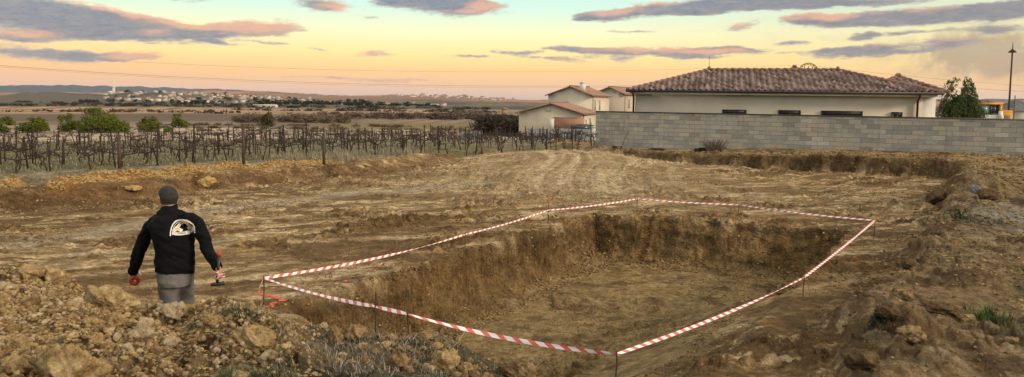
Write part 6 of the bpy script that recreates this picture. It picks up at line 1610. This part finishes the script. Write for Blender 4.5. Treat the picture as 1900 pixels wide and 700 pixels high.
V, Fq = strip(dense(arc2, 4), .9); emb(V, Fq, 'emblem_inner_arch', M['logow'], .0035)
ban = [(319.5, 432.5), (326, 433.6), (334, 433.6), (343, 432.6), (352, 431.0)]; V, Fq = strip(dense(ban, 5), 6.4); emb(V, Fq, 'emblem_banner', M['logow'], .0035)
blob = [(322, 429), (327, 424), (333, 426), (338, 429)]; V, Fq = strip(dense(blob, 5), [6] * 16); emb(V, Fq, 'emblem_machine', M['logow'], .004)
cabp = [(326.5, 420), (329, 424), (330, 428)]; V, Fq = strip(dense(cabp, 5), 6); emb(V, Fq, 'emblem_cab', M['logow'], .0042)
cc_ = [(325, 425.5), (330, 424), (334, 427)]; V, Fq = strip(dense(cc_, 5), 2.4); emb(V, Fq, 'emblem_cab_colour', M['logoy'], .0052)
boom = [(330, 421), (334, 415.5), (342, 411.5), (346, 412), (350, 417), (355, 423)]; V, Fq = strip(dense(boom, 5), 5.2); emb(V, Fq, 'emblem_boom_outline', M['logow'], .0042)
V, Fq = strip(dense(boom, 5), 2.2); emb(V, Fq, 'emblem_boom', M['logoy'], .0052)
buck = [(348, 424), (353, 421.5), (358, 423), (357, 429), (351, 430)]; V, Fq = strip(dense(buck, 5), 4.8); emb(V, Fq, 'emblem_bucket_outline', M['logow'], .0044)
V, Fq = strip(dense([(353, 421), (355.5, 422.5), (355, 426)], 5), 2.6); emb(V, Fq, 'emblem_bucket', M['logoy'], .0054)
try:
    fc_ = bpy.data.curves.new('t', 'FONT'); fc_.body = 'ES TRASSOL TP'; fc_.size = 1; fc_.align_x = 'CENTER'; fc_.resolution_u = 2
    fo = bpy.data.objects.new('t', fc_); COL.objects.link(fo); dg = bpy.context.evaluated_depsgraph_get(); tm = bpy.data.meshes.new_from_object(fo.evaluated_get(dg)); bpy.data.objects.remove(fo)
    vs = [(v.co.x, v.co.y) for v in tm.vertices]; wx = max(v[0] for v in vs) - min(v[0] for v in vs); k_ = 29.0 / wx
    pts_ = [(336.5 + x * k_, 434.6 - (x * k_) * .05 - y * k_ * 1.45) for x, y in vs]
    fcs = [tuple(p.vertices) for p in tm.polygons]; by = {}
    for f in fcs: by.setdefault(len(f), []).append(f)
    V3 = []
    ob = emb(pts_, fcs[:1], 'tmp_', M['dark'], .0055); V3 = [tuple(v.co) for v in ob.data.vertices]; bpy.data.objects.remove(ob)
    link('emblem_lettering', mesh_np('emblem_lettering', V3, [np.array(v) for v in by.values()], M['dark']), jk)
except Exception as ex:
    print('lettering', ex)
# what he holds
palmR = RW + frr * .01 + HRf * .075; palmR -= (RT * .75 - FW * .65) * .022
ha, hb_ = Q(399.5, 525, -.15), Q(403.5, 464, -.19)
ax_ = (hb_ - ha).normalized(); ctr = palmR
p0 = ctr - ax_ * .075; p1 = ctr + ax_ * .225
root = empty('hammer', tuple(p0), 'black handled hammer with red tip held in the man\'s right hand', 'hammer')
mb = MB(); mb.tube([Vector((0, 0, 0)), p1 - p0 - ax_ * .03], [.012, .014], 10); mb.build('handle', M['dark'], root)
mb = MB(); mb.tube([p1 - p0 - ax_ * .03, p1 - p0 + ax_ * .015], [.017, .014], 10); mb.build('red_tip', M['red'], root)
mb = MB(); mb.tube([-RT * .055, RT * .04, RT * .06], [.017, .017, .021], 12); mb.build('hammer_head', M['dark'], root)
segs = []
u1 = HRf.cross(RT).normalized(); u2 = HRf.cross(u1).normalized()
for j in range(3):
    c0 = RW + frr * .01 + HRf * (.035 + .024 * j)
    ring_ = [c0 + (u1 * math.cos(t) * .040 + u2 * math.sin(t) * .048) for t in np.linspace(0, 6.2832, 9)]
    for a_, b__ in zip(ring_[:-1], ring_[1:]): segs.append((a_, b__, 0, 0, 0, 0))
ribbon(segs, 'wound_tape', 'red and white tape wound round the fist that holds the hammer', .013, .05)
cR = LW + HLf * .085 + RT * .03 - FW * .02
root = empty('tape_roll', tuple(cR), 'small roll of red and white tape in the man\'s left hand', 'tape roll')
mb = MB(); V = []; prof = [(.020, -.028), (.046, -.028), (.046, .028), (.020, .028)]
a1 = (RT * .35 + FW * .9 + Vector((0, 0, .25))).normalized(); a2 = a1.cross(Vector((0, 0, 1))).normalized(); a3 = a1.cross(a2)
n_ = 20
for k in range(n_):
    t = 2 * math.pi * k / n_
    for r_, h_ in prof: V.append(tuple(a1 * h_ + (a2 * math.cos(t) + a3 * math.sin(t)) * r_))
Fq = [(k * 4 + j, ((k + 1) % n_) * 4 + j, ((k + 1) % n_) * 4 + (j + 1) % 4, k * 4 + (j + 1) % 4) for k in range(n_) for j in range(4)]
mb.add(V, Fq); mb.build('roll', M['red'], root)
tl = Vector((0, 0, .03)); o = ribbon([(tl, tl + RT * .035 + Vector((0, 0, .045)), 0, .3, .5, .2), (tl + RT * .035 + Vector((0, 0, .045)), tl + RT * .06 + Vector((0, 0, .02)), 0, .5, .8, .2)], 'loose_end', None, .05, .12, parent=root)
o.data.materials.clear(); o.data.materials.append(M['logow'])

# ------------------------------------------------------------------ air between here and the hills
HZ = 16500.0
me = bpy.data.meshes.new('haze'); bm = bmesh.new(); bmesh.ops.create_cube(bm, size=1); bm.to_mesh(me); bm.free()
hz_o = link('haze', me, None, (0, 0, 80), (0, 0, 0), (2 * HZ, 2 * HZ, 640)); tag(hz_o, 'thin evening haze over the plain', None, kind='stuff')
hm = bpy.data.materials.new('haze'); hm.use_nodes = True; hm.node_tree.nodes.clear(); T = NT(hm.node_tree)
pv = T.node('ShaderNodeVolumePrincipled'); pv.inputs['Color'].default_value = (.74, .79, .95, 1); pv.inputs['Density'].default_value = 1.9e-5; pv.inputs['Anisotropy'].default_value = 0
T.l.new(pv.outputs[0], T.node('ShaderNodeOutputMaterial').inputs['Volume']); me.materials.append(hm)
